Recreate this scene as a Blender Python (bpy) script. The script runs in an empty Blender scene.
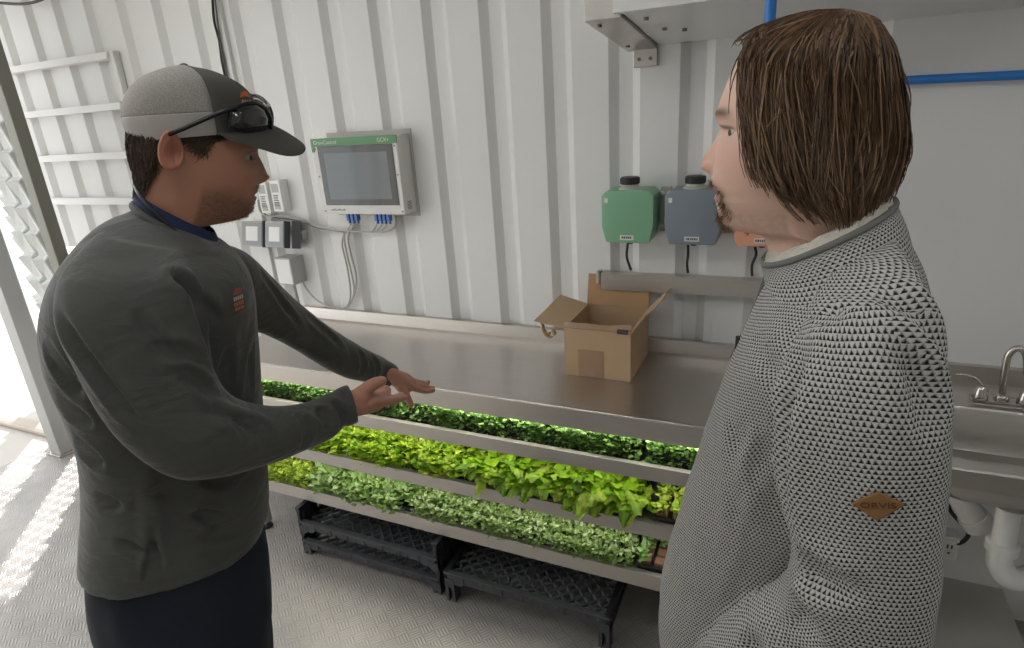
import bpy, bmesh, math, random
import numpy as np
from mathutils import Vector, Matrix, noise
random.seed(7); RNG=np.random.default_rng(7)
C=bpy.context.scene.collection
PI=math.pi
M1_TORSO=[[-0.9038,0.6686,1.6836,0.0281,0.0344,-0.0329,-0.048,0.0392,0.0,2.3],[-0.9051,0.667,1.6662,0.044,0.0538,-0.0396,-0.0891,0.0727,0.0,2.3],[-0.9122,0.6583,1.6423,0.0619,0.0757,-0.0501,-0.1278,0.1044,0.0,2.4],[-0.9243,0.6435,1.6066,0.0763,0.0934,-0.0546,-0.1433,0.117,0.0,2.5],[-0.9392,0.6252,1.5533,0.0872,0.1068,-0.0596,-0.1332,0.1088,0.0,2.5],[-0.9496,0.6125,1.495,0.0933,0.1143,-0.0633,-0.1255,0.1025,0.0,2.5],[-0.9562,0.6045,1.4282,0.0939,0.1149,-0.064,-0.1201,0.098,0.0,2.5],[-0.9578,0.6025,1.3512,0.0893,0.1094,-0.0568,-0.1177,0.0961,0.0,2.5],[-0.9614,0.5981,1.2709,0.0871,0.1066,-0.0536,-0.1193,0.0974,0.0,2.5],[-0.9704,0.587,1.1981,0.0886,0.1085,-0.0439,-0.1224,0.0999,0.0,2.5],[-0.9787,0.5769,1.1598,0.0919,0.1125,-0.0279,-0.1255,0.1025,0.0,2.5],[-0.9865,0.5673,1.1228,0.0942,0.1153,-0.0084,-0.1255,0.1025,0.0,2.5]]
M1_ARM_NEAR=[[-0.8637,0.5755,1.6768,0.0321,0.0393,-0.0172,-0.0465,0.038,0.0,2.3],[-0.8307,0.521,1.6453,0.0485,0.0593,-0.0103,-0.0581,0.0474,0.0,2.3],[-0.8178,0.4973,1.5974,0.0526,0.0644,-0.0039,-0.062,0.0506,0.0,2.3],[-0.8044,0.49,1.5411,0.0494,0.0604,-0.0006,-0.0581,0.0474,0.0,2.3],[-0.792,0.4893,1.4869,0.0466,0.0571,0.0126,-0.0542,0.0443,0.0,2.3],[-0.7747,0.4947,1.4395,0.041,0.0502,0.0272,-0.0496,0.0405,0.0,2.3],[-0.7528,0.5136,1.4001,0.0333,0.0408,0.0415,-0.0465,0.038,0.0,2.3],[-0.739,0.5542,1.3745,0.0268,0.0328,0.042,-0.0434,0.0354,0.0,2.3],[-0.7205,0.6085,1.3563,0.0179,0.0219,0.0382,-0.0387,0.0316,0.0,2.3],[-0.7093,0.6697,1.3435,0.0107,0.0131,0.0366,-0.0333,0.0272,0.0,2.3],[-0.7026,0.7174,1.3379,0.006,0.0073,0.0374,-0.0287,0.0234,0.0,2.3],[-0.7043,0.739,1.3405,-0.0001,-0.0001,0.0328,-0.0263,0.0215,0.0,2.3],[-0.7003,0.7518,1.3397,-0.0008,-0.001,0.0324,-0.0263,0.0215,0.0,2.3]]
M1_ARM_FAR=[[-0.9757,0.7386,1.5811,-0.0124,-0.0152,-0.0531,-0.0465,0.038,0.0,2.3],[-0.9856,0.8056,1.5368,-0.0143,-0.0175,-0.0668,-0.0558,0.0455,0.0,2.3],[-0.993,0.8598,1.4955,-0.0131,-0.016,-0.0669,-0.0542,0.0443,0.0,2.3],[-1.0099,0.9339,1.4287,-0.012,-0.0147,-0.052,-0.0496,0.0405,0.0,2.3],[-1.026,1.0091,1.3577,-0.0153,-0.0187,-0.0401,-0.0449,0.0367,0.0,2.3],[-1.0335,1.079,1.2916,-0.017,-0.0209,-0.0368,-0.0418,0.0342,0.0,2.3],[-1.0348,1.1564,1.2228,-0.0171,-0.0209,-0.038,-0.0372,0.0304,0.0,2.3],[-1.025,1.2316,1.1702,-0.012,-0.0147,-0.0346,-0.0325,0.0266,0.0,2.3],[-1.031,1.2638,1.1527,-0.0117,-0.0144,-0.0294,-0.0294,0.024,0.0,2.3],[-1.0308,1.2877,1.1315,-0.0133,-0.0163,-0.0245,-0.0287,0.0234,0.0,2.3]]
M1_PANTS=[[-0.982,0.5728,1.1454,0.0832,0.1019,-0.0178,-0.1084,0.0886,0.0,2.5],[-0.9856,0.5684,1.1014,0.0899,0.11,-0.0153,-0.1146,0.0936,0.0,2.5],[-0.9903,0.5627,1.0411,0.0931,0.114,-0.0263,-0.1201,0.098,0.0,2.5],[-0.9958,0.556,0.9549,0.0921,0.1127,-0.0361,-0.1239,0.1012,0.0,2.5],[-1.0061,0.5434,0.8428,0.088,0.1078,-0.0454,-0.1255,0.1025,0.0,2.4]]
M1_FRONT=[[-0.8802,0.6975,1.6314],[-0.8762,0.7024,1.6542],[-0.8708,0.709,1.6731],[-0.8548,0.7286,1.6764],[-0.8406,0.746,1.6785],[-0.8335,0.7547,1.6872],[-0.8308,0.7579,1.6968],[-0.8281,0.7613,1.7029],[-0.8258,0.7641,1.7092],[-0.8268,0.7629,1.7136],[-0.8234,0.767,1.7205],[-0.8222,0.7685,1.7302],[-0.821,0.77,1.7366],[-0.8193,0.7721,1.7462],[-0.8182,0.7734,1.7591],[-0.8186,0.7729,1.7721],[-0.816,0.7761,1.7814],[-0.8139,0.7787,1.7907],[-0.813,0.7798,1.8065],[-0.8127,0.7802,1.8253],[-0.8154,0.7769,1.8503],[-0.8218,0.769,1.8751],[-0.8362,0.7514,1.8938],[-0.8549,0.7285,1.9036],[-0.8635,0.718,1.9055]]
M1_BACK=[[-0.9507,0.6111,1.6778],[-0.9411,0.623,1.7073],[-0.9332,0.6326,1.7307],[-0.9297,0.6369,1.7485],[-0.9287,0.6381,1.7667],[-0.929,0.6378,1.7877],[-0.9275,0.6396,1.8142],[-0.9259,0.6415,1.8358],[-0.9207,0.648,1.8596],[-0.9119,0.6586,1.8788],[-0.8999,0.6734,1.892],[-0.8814,0.6961,1.9022],[-0.8652,0.7159,1.9056]]
M1_NOSE=[[-0.8222,0.7685,1.7302],[-0.8139,0.7787,1.7329],[-0.8105,0.7829,1.7398],[-0.8118,0.7812,1.7499],[-0.8137,0.7789,1.7633],[-0.8158,0.7763,1.7749],[-0.8156,0.7766,1.7845]]
M1_EYE=[-0.8052,0.7419,1.7785]
M1_EAR=[-0.8337,0.6311,1.7955]
M1_MOUTH=[-0.8264,0.7634,1.7127]
M1_NOSETIP=[-0.8112,0.782,1.7383]
M1_FWD=[0.6325,0.7745,-0.0]
M1_AWAY=[-0.7745,0.6325,0.0]
M1_CAP=[[-0.8695,0.7106,1.8134,0.0565,0.0692,0.0009,-0.0643,0.0525,0.0,2.2],[-0.8697,0.7104,1.8241,0.059,0.0722,0.001,-0.0658,0.0538,0.0,2.2],[-0.8696,0.7105,1.8435,0.0602,0.0737,0.0001,-0.0666,0.0544,0.0,2.2],[-0.8688,0.7114,1.8596,0.0582,0.0712,-0.002,-0.0658,0.0538,0.0,2.2],[-0.8676,0.7129,1.8777,0.0523,0.0641,-0.0031,-0.062,0.0506,0.0,2.15],[-0.8665,0.7143,1.8942,0.0409,0.0501,-0.0039,-0.0534,0.0436,0.0,2.1],[-0.8669,0.7138,1.9064,0.0247,0.0303,-0.002,-0.0364,0.0297,0.0,2.0],[-0.8677,0.7128,1.9122,0.0103,0.0126,-0.0012,-0.017,0.0139,0.0,2.0],[-0.8674,0.7132,1.915,0.0026,0.0032,-0.0001,-0.0046,0.0038,0.0,2.0]]
M1_BRIM=[[[-0.7894,0.6743,1.8148],[-0.7778,0.6837,1.8066]],[[-0.7839,0.6921,1.8178],[-0.7547,0.72,1.793]],[[-0.7825,0.7144,1.8209],[-0.7412,0.7538,1.7747]],[[-0.7887,0.7384,1.823],[-0.7377,0.7898,1.7729]],[[-0.8003,0.7605,1.8271],[-0.749,0.8155,1.7791]],[[-0.815,0.7774,1.8302],[-0.7667,0.8365,1.7846]],[[-0.8315,0.7919,1.8336],[-0.7876,0.8536,1.7908]],[[-0.853,0.802,1.836],[-0.8125,0.8626,1.7979]],[[-0.8764,0.8049,1.8387],[-0.8413,0.859,1.8096]],[[-0.898,0.7991,1.8401],[-0.8738,0.8366,1.8258]],[[-0.9153,0.7889,1.8398],[-0.9067,0.8042,1.8388]]]
M1_TEMPLE=[[[-0.8185,0.6245,1.819],[-0.8037,0.6394,1.8257],[-0.7868,0.6585,1.835],[-0.7726,0.6822,1.8444],[-0.7652,0.7024,1.8491]],[[-0.955,0.7545,1.8432],[-0.9311,0.7886,1.8569],[-0.8911,0.8233,1.8733]]]
M1_LENS=[[[-0.7725,0.6887,1.8218],[-0.7685,0.6952,1.8452],[-0.7652,0.715,1.8537],[-0.765,0.7406,1.8554],[-0.771,0.7648,1.8479],[-0.7773,0.7793,1.8312],[-0.7833,0.7814,1.816],[-0.7758,0.7542,1.814],[-0.7718,0.7164,1.8145]],[[-0.8927,0.8229,1.8505],[-0.8875,0.8277,1.8697],[-0.8715,0.8315,1.8735],[-0.85,0.8325,1.8705],[-0.828,0.8279,1.8579],[-0.8151,0.8215,1.8396],[-0.8074,0.8088,1.8205],[-0.8368,0.8218,1.8279],[-0.8691,0.825,1.8409]]]
M1_LOGO_CAP=[[-0.7825,0.7191,1.8526],[-0.7802,0.7488,1.8547],[-0.7871,0.7546,1.8742],[-0.7874,0.729,1.8728]]
M1_LOGO_CHEST=[[-0.7416,0.5984,1.5573],[-0.7294,0.6134,1.5564],[-0.728,0.6152,1.5965],[-0.7382,0.6027,1.598]]
M1_CORD=[[-0.9177,0.62,1.7476],[-0.8879,0.6027,1.7379],[-0.8708,0.6015,1.7203],[-0.8558,0.6072,1.6986],[-0.8417,0.6182,1.674],[-0.8371,0.6396,1.6492]]
M1_COLLAR=[[-0.907,0.6647,1.6749,0.031,0.038,-0.0411,-0.0589,0.0481,0.0,2.3],[-0.905,0.6671,1.6883,0.0329,0.0403,-0.0401,-0.055,0.0449,0.0,2.3],[-0.9032,0.6693,1.6994,0.03,0.0367,-0.0375,-0.0488,0.0398,0.0,2.3]]
M1_HAND_NEAR=[[[-0.6986,0.7429,1.3408,0.018],[-0.6965,0.7644,1.3364,0.023],[-0.6927,0.7928,1.3291,0.024],[-0.6911,0.8184,1.3168,0.02]],[[-0.6957,0.7653,1.3441,0.02],[-0.6873,0.7835,1.3446,0.017],[-0.6884,0.8059,1.3317,0.015]],[[-0.6942,0.7751,1.3456,0.016],[-0.6814,0.7908,1.3582,0.0125],[-0.6735,0.8083,1.3624,0.0115],[-0.6683,0.8226,1.3617,0.0095]],[[-0.6761,0.7893,1.3312,0.0115],[-0.6761,0.8289,1.314,0.0095],[-0.6784,0.8655,1.3001,0.0082],[-0.678,0.8977,1.2902,0.0065]],[[-0.6866,0.808,1.3247,0.0115],[-0.6895,0.852,1.3039,0.0095],[-0.6926,0.8877,1.2917,0.0082],[-0.6969,0.914,1.2852,0.0065]],[[-0.6969,0.8271,1.3202,0.012],[-0.7004,0.8623,1.3115,0.01],[-0.7056,0.8797,1.3114,0.0085],[-0.7166,0.882,1.3132,0.0075]],[[-0.7099,0.8349,1.3189,0.011],[-0.7171,0.8656,1.3119,0.009],[-0.7204,0.8774,1.3148,0.0075],[-0.7304,0.8809,1.314,0.0065]]]
M1_HAND_FAR=[[[-1.013,1.2701,1.1429,0.02],[-1.0097,1.2947,1.1201,0.023],[-1.0057,1.3186,1.094,0.025],[-1.0,1.3412,1.0682,0.021]],[[-1.0183,1.3189,1.1051,0.022],[-1.0146,1.355,1.0797,0.022],[-1.0103,1.3761,1.0575,0.019]],[[-0.9976,1.3047,1.0853,0.016],[-0.987,1.3098,1.0619,0.012],[-0.9829,1.3147,1.0406,0.011],[-0.9788,1.3198,1.019,0.0095]],[[-1.0043,1.3518,1.0628,0.0125],[-0.9919,1.3828,1.0402,0.0105],[-0.9826,1.41,1.022,0.009],[-0.9744,1.4359,1.0128,0.0075]],[[-1.0103,1.3761,1.0575,0.0125],[-1.0034,1.4162,1.0317,0.0105],[-1.0016,1.45,1.0111,0.009],[-0.9972,1.4712,1.0019,0.0075]],[[-1.0217,1.3937,1.0581,0.012],[-1.0195,1.436,1.0325,0.01],[-1.0217,1.4649,1.0138,0.0085],[-1.0208,1.4819,1.015,0.0075]],[[-1.0332,1.3955,1.0625,0.011],[-1.0351,1.4327,1.0388,0.009],[-1.0364,1.4547,1.0234,0.0075],[-1.0341,1.4734,1.0171,0.0065]]]
M1_FOLDS=[[0.0126,0.0101,[[-0.7484,0.5427,1.6546],[-0.7526,0.5376,1.6018],[-0.7497,0.5412,1.5414],[-0.7466,0.545,1.4905]]],[0.0084,0.0086,[[-0.7408,0.5203,1.6604],[-0.7431,0.5492,1.6134],[-0.7541,0.5831,1.5411]]],[0.0084,0.0072,[[-0.8365,0.4348,1.6278],[-0.8009,0.4152,1.5838],[-0.7726,0.4182,1.5172],[-0.754,0.441,1.4503]]],[0.0105,0.0072,[[-0.9481,0.4563,1.5537],[-0.8995,0.4367,1.483],[-0.8514,0.4325,1.438],[-0.8242,0.4499,1.3848]]],[0.0084,0.0072,[[-0.9543,0.4487,1.4613],[-0.8803,0.4287,1.4109],[-0.852,0.4475,1.3469],[-0.8515,0.4639,1.2832]]],[0.0074,0.0072,[[-0.9549,0.4479,1.3946],[-0.8805,0.4284,1.3358],[-0.8513,0.4483,1.2581]]],[0.0063,0.0065,[[-0.9392,0.4356,1.2997],[-0.8602,0.4374,1.2819],[-0.836,0.467,1.2757]]],[0.0105,0.0072,[[-0.8432,0.4582,1.3676],[-0.844,0.4573,1.3075],[-0.8499,0.45,1.2388],[-0.8616,0.4358,1.1477]]],[0.0095,0.0079,[[-0.8005,0.5263,1.304],[-0.7924,0.552,1.2835],[-0.792,0.5842,1.2916]]],[0.0084,0.0072,[[-0.8258,0.4795,1.2565],[-0.8093,0.5155,1.2383],[-0.8021,0.5401,1.2085]]],[0.0074,0.0072,[[-0.8354,0.4678,1.2197],[-0.8141,0.5097,1.2028],[-0.8129,0.5744,1.1844]]],[0.0063,0.0065,[[-0.9082,0.4102,1.2386],[-0.8626,0.4344,1.2101],[-0.8461,0.4547,1.2062]]],[0.0074,0.0058,[[-0.6784,0.6284,1.4011],[-0.6751,0.6325,1.3693],[-0.693,0.6264,1.3312]]],[0.0063,0.0058,[[-0.6674,0.6576,1.4025],[-0.6782,0.676,1.3587],[-0.6842,0.6688,1.3315]]],[0.0074,0.0058,[[-0.674,0.6971,1.3935],[-0.6764,0.7099,1.3606],[-0.6855,0.7146,1.3239]]],[0.0074,0.0072,[[-0.7095,0.4955,1.4673],[-0.6892,0.5204,1.4377],[-0.6853,0.5409,1.3916]]],[0.0063,0.0072,[[-0.6919,0.517,1.4609],[-0.684,0.5426,1.4238],[-0.6891,0.5678,1.3689]]],[0.0063,0.0065,[[-0.7213,0.481,1.5214],[-0.7131,0.5069,1.4917],[-0.7034,0.5187,1.4676]]],[0.0063,0.0065,[[-0.7294,0.4553,1.5622],[-0.7186,0.5001,1.5428],[-0.7153,0.52,1.5203]]],[0.0053,0.0072,[[-0.8016,0.6356,1.6293],[-0.7875,0.6055,1.53],[-0.788,0.5891,1.4266]]],[0.0053,0.0065,[[-0.8232,0.6883,1.6019],[-0.8032,0.6495,1.4953],[-0.8051,0.6314,1.3985]]],[0.0063,0.0072,[[-0.9478,0.8518,1.5494],[-0.9665,0.908,1.4501],[-0.997,0.9655,1.3691]]],[0.0053,0.0065,[[-0.9919,0.9718,1.4155],[-0.9986,1.0584,1.3217],[-1.0168,1.1152,1.2293]]],[0.0063,0.0058,[[-1.0039,1.1468,1.26],[-0.9958,1.1568,1.2229],[-1.012,1.1527,1.1882]]],[0.0063,0.0058,[[-1.0003,1.1986,1.2283],[-0.9934,1.2071,1.1905],[-1.0097,1.2029,1.1545]]],[0.0042,0.0058,[[-0.7464,0.4503,1.6422],[-0.7256,0.4599,1.588],[-0.7107,0.4782,1.5411]]]]
M2_TORSO=[[0.0557,0.8391,1.6326,0.0627,-0.0016,0.0213,0.0019,0.075,0.0,2.3],[0.0548,0.8391,1.6049,0.0792,-0.0021,0.0217,0.003,0.115,0.0,2.3],[0.058,0.839,1.5703,0.0939,-0.0024,0.0202,0.0042,0.1599,0.0,2.4],[0.0596,0.839,1.5231,0.1094,-0.0028,0.018,0.0045,0.1719,0.0,2.5],[0.0574,0.839,1.4664,0.1228,-0.0032,0.0165,0.0043,0.1649,0.0,2.5],[0.0524,0.8392,1.3986,0.1355,-0.0035,0.0158,0.0041,0.1579,0.0,2.5],[0.0455,0.8393,1.3263,0.146,-0.0038,0.0151,0.004,0.1549,0.0,2.5],[0.0381,0.8395,1.2444,0.1585,-0.0041,0.0197,0.004,0.1519,0.0,2.5],[0.03,0.8397,1.1566,0.172,-0.0045,0.0256,0.004,0.1519,0.0,2.5],[0.027,0.8398,1.0695,0.1807,-0.0047,0.0256,0.004,0.1519,0.0,2.5],[0.0318,0.8397,0.9935,0.1808,-0.0047,0.0181,0.004,0.1519,0.0,2.5],[0.0462,0.8393,0.9,0.1742,-0.0045,0.0032,0.0039,0.1499,0.0,2.5],[0.0635,0.8389,0.7815,0.1602,-0.0042,-0.0093,0.0038,0.148,0.0,2.5]]
M2_ARM_NEAR=[[0.0789,0.7484,1.6497,0.0279,-0.0007,0.0134,0.0013,0.05,0.0,2.3],[0.0722,0.6936,1.6282,0.0457,-0.0012,0.0168,0.0018,0.07,0.0,2.3],[0.0741,0.6635,1.5929,0.059,-0.0015,0.0164,0.002,0.078,0.0,2.3],[0.0761,0.6485,1.5529,0.0681,-0.0018,0.0173,0.002,0.078,0.0,2.3],[0.0795,0.6384,1.5039,0.0733,-0.0019,0.0174,0.002,0.076,0.0,2.3],[0.0854,0.6332,1.4491,0.0741,-0.0019,0.0147,0.0019,0.074,0.0,2.3],[0.0935,0.628,1.3919,0.0718,-0.0019,0.0101,0.0019,0.072,0.0,2.3],[0.1018,0.6228,1.3338,0.0701,-0.0018,-0.0005,0.0018,0.07,0.0,2.3],[0.1015,0.6228,1.2681,0.0692,-0.0018,-0.02,0.0017,0.066,0.0,2.3],[0.0729,0.6286,1.21,0.0619,-0.0016,-0.0455,0.0016,0.06,0.0,2.3],[0.0337,0.6396,1.1557,0.0505,-0.0013,-0.0635,0.0014,0.055,0.0,2.3],[-0.0077,0.6557,1.0814,0.0439,-0.0011,-0.0738,0.0013,0.05,0.0,2.3],[-0.0491,0.6717,1.0018,0.0306,-0.0008,-0.0728,0.0012,0.045,0.0,2.3]]
M2_ARM_FAR=[[0.081,0.9284,1.6082,0.0401,-0.001,0.0169,0.0013,0.05,0.0,2.3],[0.083,0.9834,1.5518,0.0627,-0.0016,0.0191,0.0018,0.07,0.0,2.3],[0.0948,1.0131,1.476,0.0828,-0.0022,0.0202,0.0019,0.075,0.0,2.3],[0.1014,1.0229,1.3923,0.0949,-0.0025,0.0215,0.0018,0.07,0.0,2.3],[0.1066,1.0278,1.3006,0.0967,-0.0025,0.0173,0.0017,0.065,0.0,2.3],[0.1115,1.0277,1.2057,0.0915,-0.0024,0.0107,0.0016,0.06,0.0,2.3],[0.1122,1.0277,1.1145,0.0834,-0.0022,-0.009,0.0015,0.056,0.0,2.3],[0.1001,1.008,1.0513,0.0742,-0.0019,-0.0315,0.0013,0.05,0.0,2.3],[0.0677,0.9788,1.016,0.0636,-0.0017,-0.0396,0.0012,0.045,0.0,2.3],[0.0356,0.9496,0.9751,0.0522,-0.0014,-0.043,0.001,0.04,0.0,2.3]]
M2_FRONT=[[-0.0131,0.8409,1.5798],[-0.019,0.841,1.6107],[-0.0254,0.8412,1.6318],[-0.0338,0.8414,1.6487],[-0.0548,0.8419,1.6534],[-0.0762,0.8425,1.6556],[-0.0867,0.8428,1.6634],[-0.0898,0.8429,1.6753],[-0.0908,0.8429,1.6832],[-0.093,0.8429,1.6898],[-0.0951,0.843,1.695],[-0.0929,0.8429,1.7021],[-0.097,0.843,1.708],[-0.0993,0.8431,1.717],[-0.0996,0.8431,1.7247],[-0.0987,0.8431,1.7323],[-0.0968,0.843,1.7448],[-0.0949,0.843,1.7572],[-0.0942,0.843,1.7683],[-0.091,0.8429,1.7791],[-0.096,0.843,1.7938],[-0.0928,0.8429,1.815],[-0.0866,0.8428,1.8332],[-0.0794,0.8426,1.8509],[-0.0678,0.8423,1.8677],[-0.0464,0.8417,1.882],[-0.0149,0.8409,1.8903],[0.0108,0.8402,1.8916]]
M2_BACK=[[0.1163,0.8375,1.5882],[0.0939,0.8381,1.6435],[0.083,0.8384,1.6736],[0.0838,0.8383,1.7033],[0.0936,0.8381,1.7319],[0.0993,0.8379,1.7651],[0.0982,0.838,1.7975],[0.0894,0.8382,1.8295],[0.0737,0.8386,1.8565],[0.052,0.8392,1.8769],[0.0262,0.8398,1.8888],[0.0128,0.8402,1.8913]]
M2_NOSE=[[-0.0996,0.8431,1.7247],[-0.1074,0.8433,1.7299],[-0.1128,0.8435,1.7389],[-0.1106,0.8434,1.7477],[-0.1035,0.8432,1.7575],[-0.0978,0.8431,1.7678],[-0.0934,0.8429,1.778]]
M2_EYE=[-0.0784,0.8125,1.7784]
M2_EAR=[0.0062,0.7603,1.7665]
M2_MOUTH=[-0.0948,0.843,1.7021]
M2_FWD=[-0.9997,0.026,0.0]
M2_AWAY=[0.026,0.9997,0.0]
M2_HAIR=[[0.0328,0.8397,1.9012,0.005,-0.0001,-0.0006,0.0002,0.006,0.0,2.0],[0.0298,0.8397,1.8961,0.0343,-0.0009,-0.0065,0.0009,0.035,0.0,2.0],[0.0205,0.84,1.8835,0.0571,-0.0015,-0.0123,0.0016,0.062,0.0,2.1],[0.0117,0.8402,1.867,0.0771,-0.002,-0.018,0.0021,0.08,0.0,2.2],[0.0055,0.8404,1.8454,0.0903,-0.0023,-0.0216,0.0023,0.088,0.0,2.3],[0.0064,0.8404,1.8171,0.0967,-0.0025,-0.021,0.0024,0.092,0.0,2.3],[0.0097,0.8403,1.7888,0.0984,-0.0026,-0.0165,0.0025,0.095,0.0,2.3],[0.0132,0.8402,1.7621,0.0966,-0.0025,-0.0106,0.0025,0.095,0.0,2.3],[0.0173,0.8401,1.735,0.0906,-0.0024,-0.0068,0.0024,0.092,0.0,2.3],[0.0236,0.8399,1.7121,0.0797,-0.0021,-0.0019,0.0023,0.087,0.0,2.3],[0.0327,0.8397,1.692,0.0646,-0.0017,0.0008,0.0021,0.08,0.0,2.3],[0.0436,0.8394,1.6749,0.0483,-0.0013,0.0037,0.0019,0.073,0.0,2.2]]
M2_COLLAR=[[0.0563,0.8391,1.5988,0.0799,-0.0021,0.0267,0.0032,0.122,0.0,2.3],[0.0492,0.8392,1.6266,0.0769,-0.002,0.0299,0.0027,0.103,0.0,2.3],[0.0414,0.8394,1.6442,0.0723,-0.0019,0.0381,0.0023,0.09,0.0,2.3],[0.0399,0.8395,1.6517,0.0688,-0.0018,0.0387,0.0022,0.086,0.0,2.3],[0.0405,0.8395,1.6645,0.0608,-0.0016,0.0364,0.0019,0.074,0.0,2.2],[0.0442,0.8394,1.6599,0.0487,-0.0013,0.0352,0.0016,0.061,0.0,2.2],[0.0485,0.8393,1.622,0.0447,-0.0012,0.0276,0.0016,0.06,0.0,2.2]]
M2_PLACKET=[[-0.0183,0.821,1.6118],[-0.0225,0.8211,1.5876],[-0.0301,0.8213,1.5569],[-0.0426,0.8216,1.5176],[-0.0557,0.822,1.4779]]
M2_PATCH=[[0.0696,0.5506,1.4516],[0.0953,0.5499,1.4376],[0.1172,0.5494,1.461],[0.0921,0.55,1.4715]]
M2_FOLDS=[[0.018,0.014,[[0.014,0.6201,1.5929],[0.0088,0.6102,1.5367],[0.0095,0.6102,1.4794],[0.0228,0.6098,1.4089],[0.0359,0.6095,1.334]]],[0.012,0.014,[[0.0325,0.5796,1.3548],[0.0558,0.569,1.3541],[0.0921,0.568,1.3476]]],[0.012,0.012,[[0.0123,0.5901,1.2921],[0.0329,0.5696,1.2932],[0.0451,0.5693,1.2634]]],[0.0135,0.013,[[0.0669,0.5887,1.6425],[0.0931,0.578,1.616],[0.1166,0.5774,1.5767],[0.1317,0.577,1.5203]]],[0.0105,0.012,[[0.0766,0.6385,1.6426],[0.1085,0.6176,1.6222],[0.1345,0.6169,1.5714]]],[0.009,0.01,[[-0.002,0.6705,1.4434],[-0.0351,0.6714,1.3531],[-0.0542,0.6719,1.2565],[-0.0713,0.6823,1.1757]]],[0.009,0.012,[[-0.0653,0.6922,1.4476],[-0.0632,0.6721,1.3752],[-0.043,0.6616,1.2989]]],[0.009,0.012,[[0.0217,0.6599,1.3466],[-0.0003,0.6605,1.2666],[-0.0699,0.6723,1.1768]]],[0.0075,0.012,[[-0.0409,0.7415,1.5494],[-0.0125,0.6708,1.5179],[0.0022,0.6504,1.4681]]],[0.0075,0.01,[[0.0453,0.5893,1.6408],[0.0141,0.6401,1.623]]],[0.009,0.012,[[-0.0275,0.5911,1.2468],[-0.0093,0.5807,1.231],[-0.0013,0.5905,1.1778]]]]
SPOUT=[[0.6119,2.06,0.9153],[0.6086,2.06,0.9641],[0.6054,2.06,1.0186],[0.6054,2.06,1.0535],[0.6158,2.06,1.0751],[0.6314,2.06,1.0783],[0.6459,2.06,1.0612],[0.654,2.06,1.0276],[0.6583,2.06,1.0028]]
LEVER=[[0.5581,2.05,0.9189],[0.5548,2.05,0.9549],[0.5399,2.05,0.9726],[0.5191,2.05,0.9798],[0.4929,2.05,0.9813]]
ANGPIPE=[[0.5293,2.0,0.6349],[0.5572,2.0,0.5863],[0.5811,2.0,0.5475],[0.6106,2.0,0.5063]]
SWITCHES=[[[-2.3242,2.2,1.5767],[-2.2668,2.2,1.5759],[-2.2718,2.2,1.4337],[-2.3316,2.2,1.4285]],[[-2.2466,2.2,1.5802],[-2.1899,2.2,1.5817],[-2.181,2.2,1.4414],[-2.2455,2.2,1.4363]]]
TABLETS=[[[-2.4804,2.16,1.39],[-2.3597,2.16,1.3915],[-2.351,2.16,1.2783],[-2.4938,2.16,1.2742]],[[-2.3086,2.16,1.4115],[-2.1686,2.16,1.4129],[-2.2201,2.16,1.282],[-2.3577,2.16,1.2781]]]
WIREBOX=[[-2.2716,2.17,1.2185],[-2.1912,2.17,1.2314],[-2.1878,2.17,1.0856],[-2.2843,2.17,1.0906]]
CABLES=[[[-2.3696,2.195,1.4873],[-2.371,2.195,1.434],[-2.325,2.195,1.4099],[-2.2153,2.195,1.411],[-2.1122,2.195,1.3977],[-2.0401,2.195,1.3655],[-1.9244,2.195,1.3487],[-1.8267,2.195,1.346],[-1.7149,2.195,1.3436],[-1.6267,2.195,1.3499],[-1.5858,2.195,1.3728],[-1.5737,2.195,1.4169]],[[-2.3592,2.195,1.4292],[-2.3001,2.195,1.4053],[-2.1268,2.195,1.388],[-2.024,2.195,1.3563],[-1.8679,2.195,1.3405]],[[-1.8554,2.195,1.3454],[-1.8774,2.195,1.3217],[-1.8786,2.195,1.2557],[-1.8696,2.195,1.1504],[-1.8667,2.195,1.072],[-1.8902,2.195,1.0106],[-1.9215,2.195,0.9729]],[[-1.8381,2.195,1.3457],[-1.8578,2.195,1.3034],[-1.8539,2.195,1.2328],[-1.8428,2.195,1.1371],[-1.8645,2.195,1.0523],[-1.8982,2.195,1.0]],[[-1.8746,2.195,1.3357],[-1.8975,2.195,1.2788],[-1.8899,2.195,1.1979],[-1.8879,2.195,1.0856],[-1.9024,2.195,1.0098],[-1.941,2.195,0.9664],[-2.0034,2.195,0.9617],[-2.1041,2.195,0.9907],[-2.1666,2.195,1.054],[-2.1778,2.195,1.0895]],[[-1.8487,2.195,1.3502],[-1.8245,2.195,1.3873],[-1.8333,2.195,1.4009]],[[-1.8258,2.195,1.3506],[-1.8018,2.195,1.3876],[-1.8106,2.195,1.4011]],[[-1.7149,2.195,1.3436],[-1.6882,2.195,1.3712],[-1.6728,2.195,1.3982]],[[-1.6928,2.195,1.3441],[-1.6609,2.195,1.3716],[-1.6511,2.195,1.3985]],[[-1.6709,2.195,1.3445],[-1.6339,2.195,1.3721],[-1.6242,2.195,1.3988]]]
PLUGS=[[-1.786,2.14,1.418],[-1.7639,2.14,1.4183],[-1.742,2.14,1.4185],[-1.6347,2.14,1.4174],[-1.6136,2.14,1.4177],[-1.5926,2.14,1.4179],[-1.5718,2.14,1.4181]]
JUGTUBES=[[[-0.5395,2.16,1.3337],[-0.5433,2.16,1.3075],[-0.5433,2.16,1.2773],[-0.5283,2.16,1.2322]],[[-0.3255,2.16,1.3325],[-0.3243,2.16,1.2966],[-0.3267,2.16,1.2637],[-0.3222,2.16,1.2308]],[[-0.1054,2.16,1.3321],[-0.1005,2.16,1.3047],[-0.1109,2.16,1.2694],[-0.1084,2.16,1.2307]]]
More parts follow.
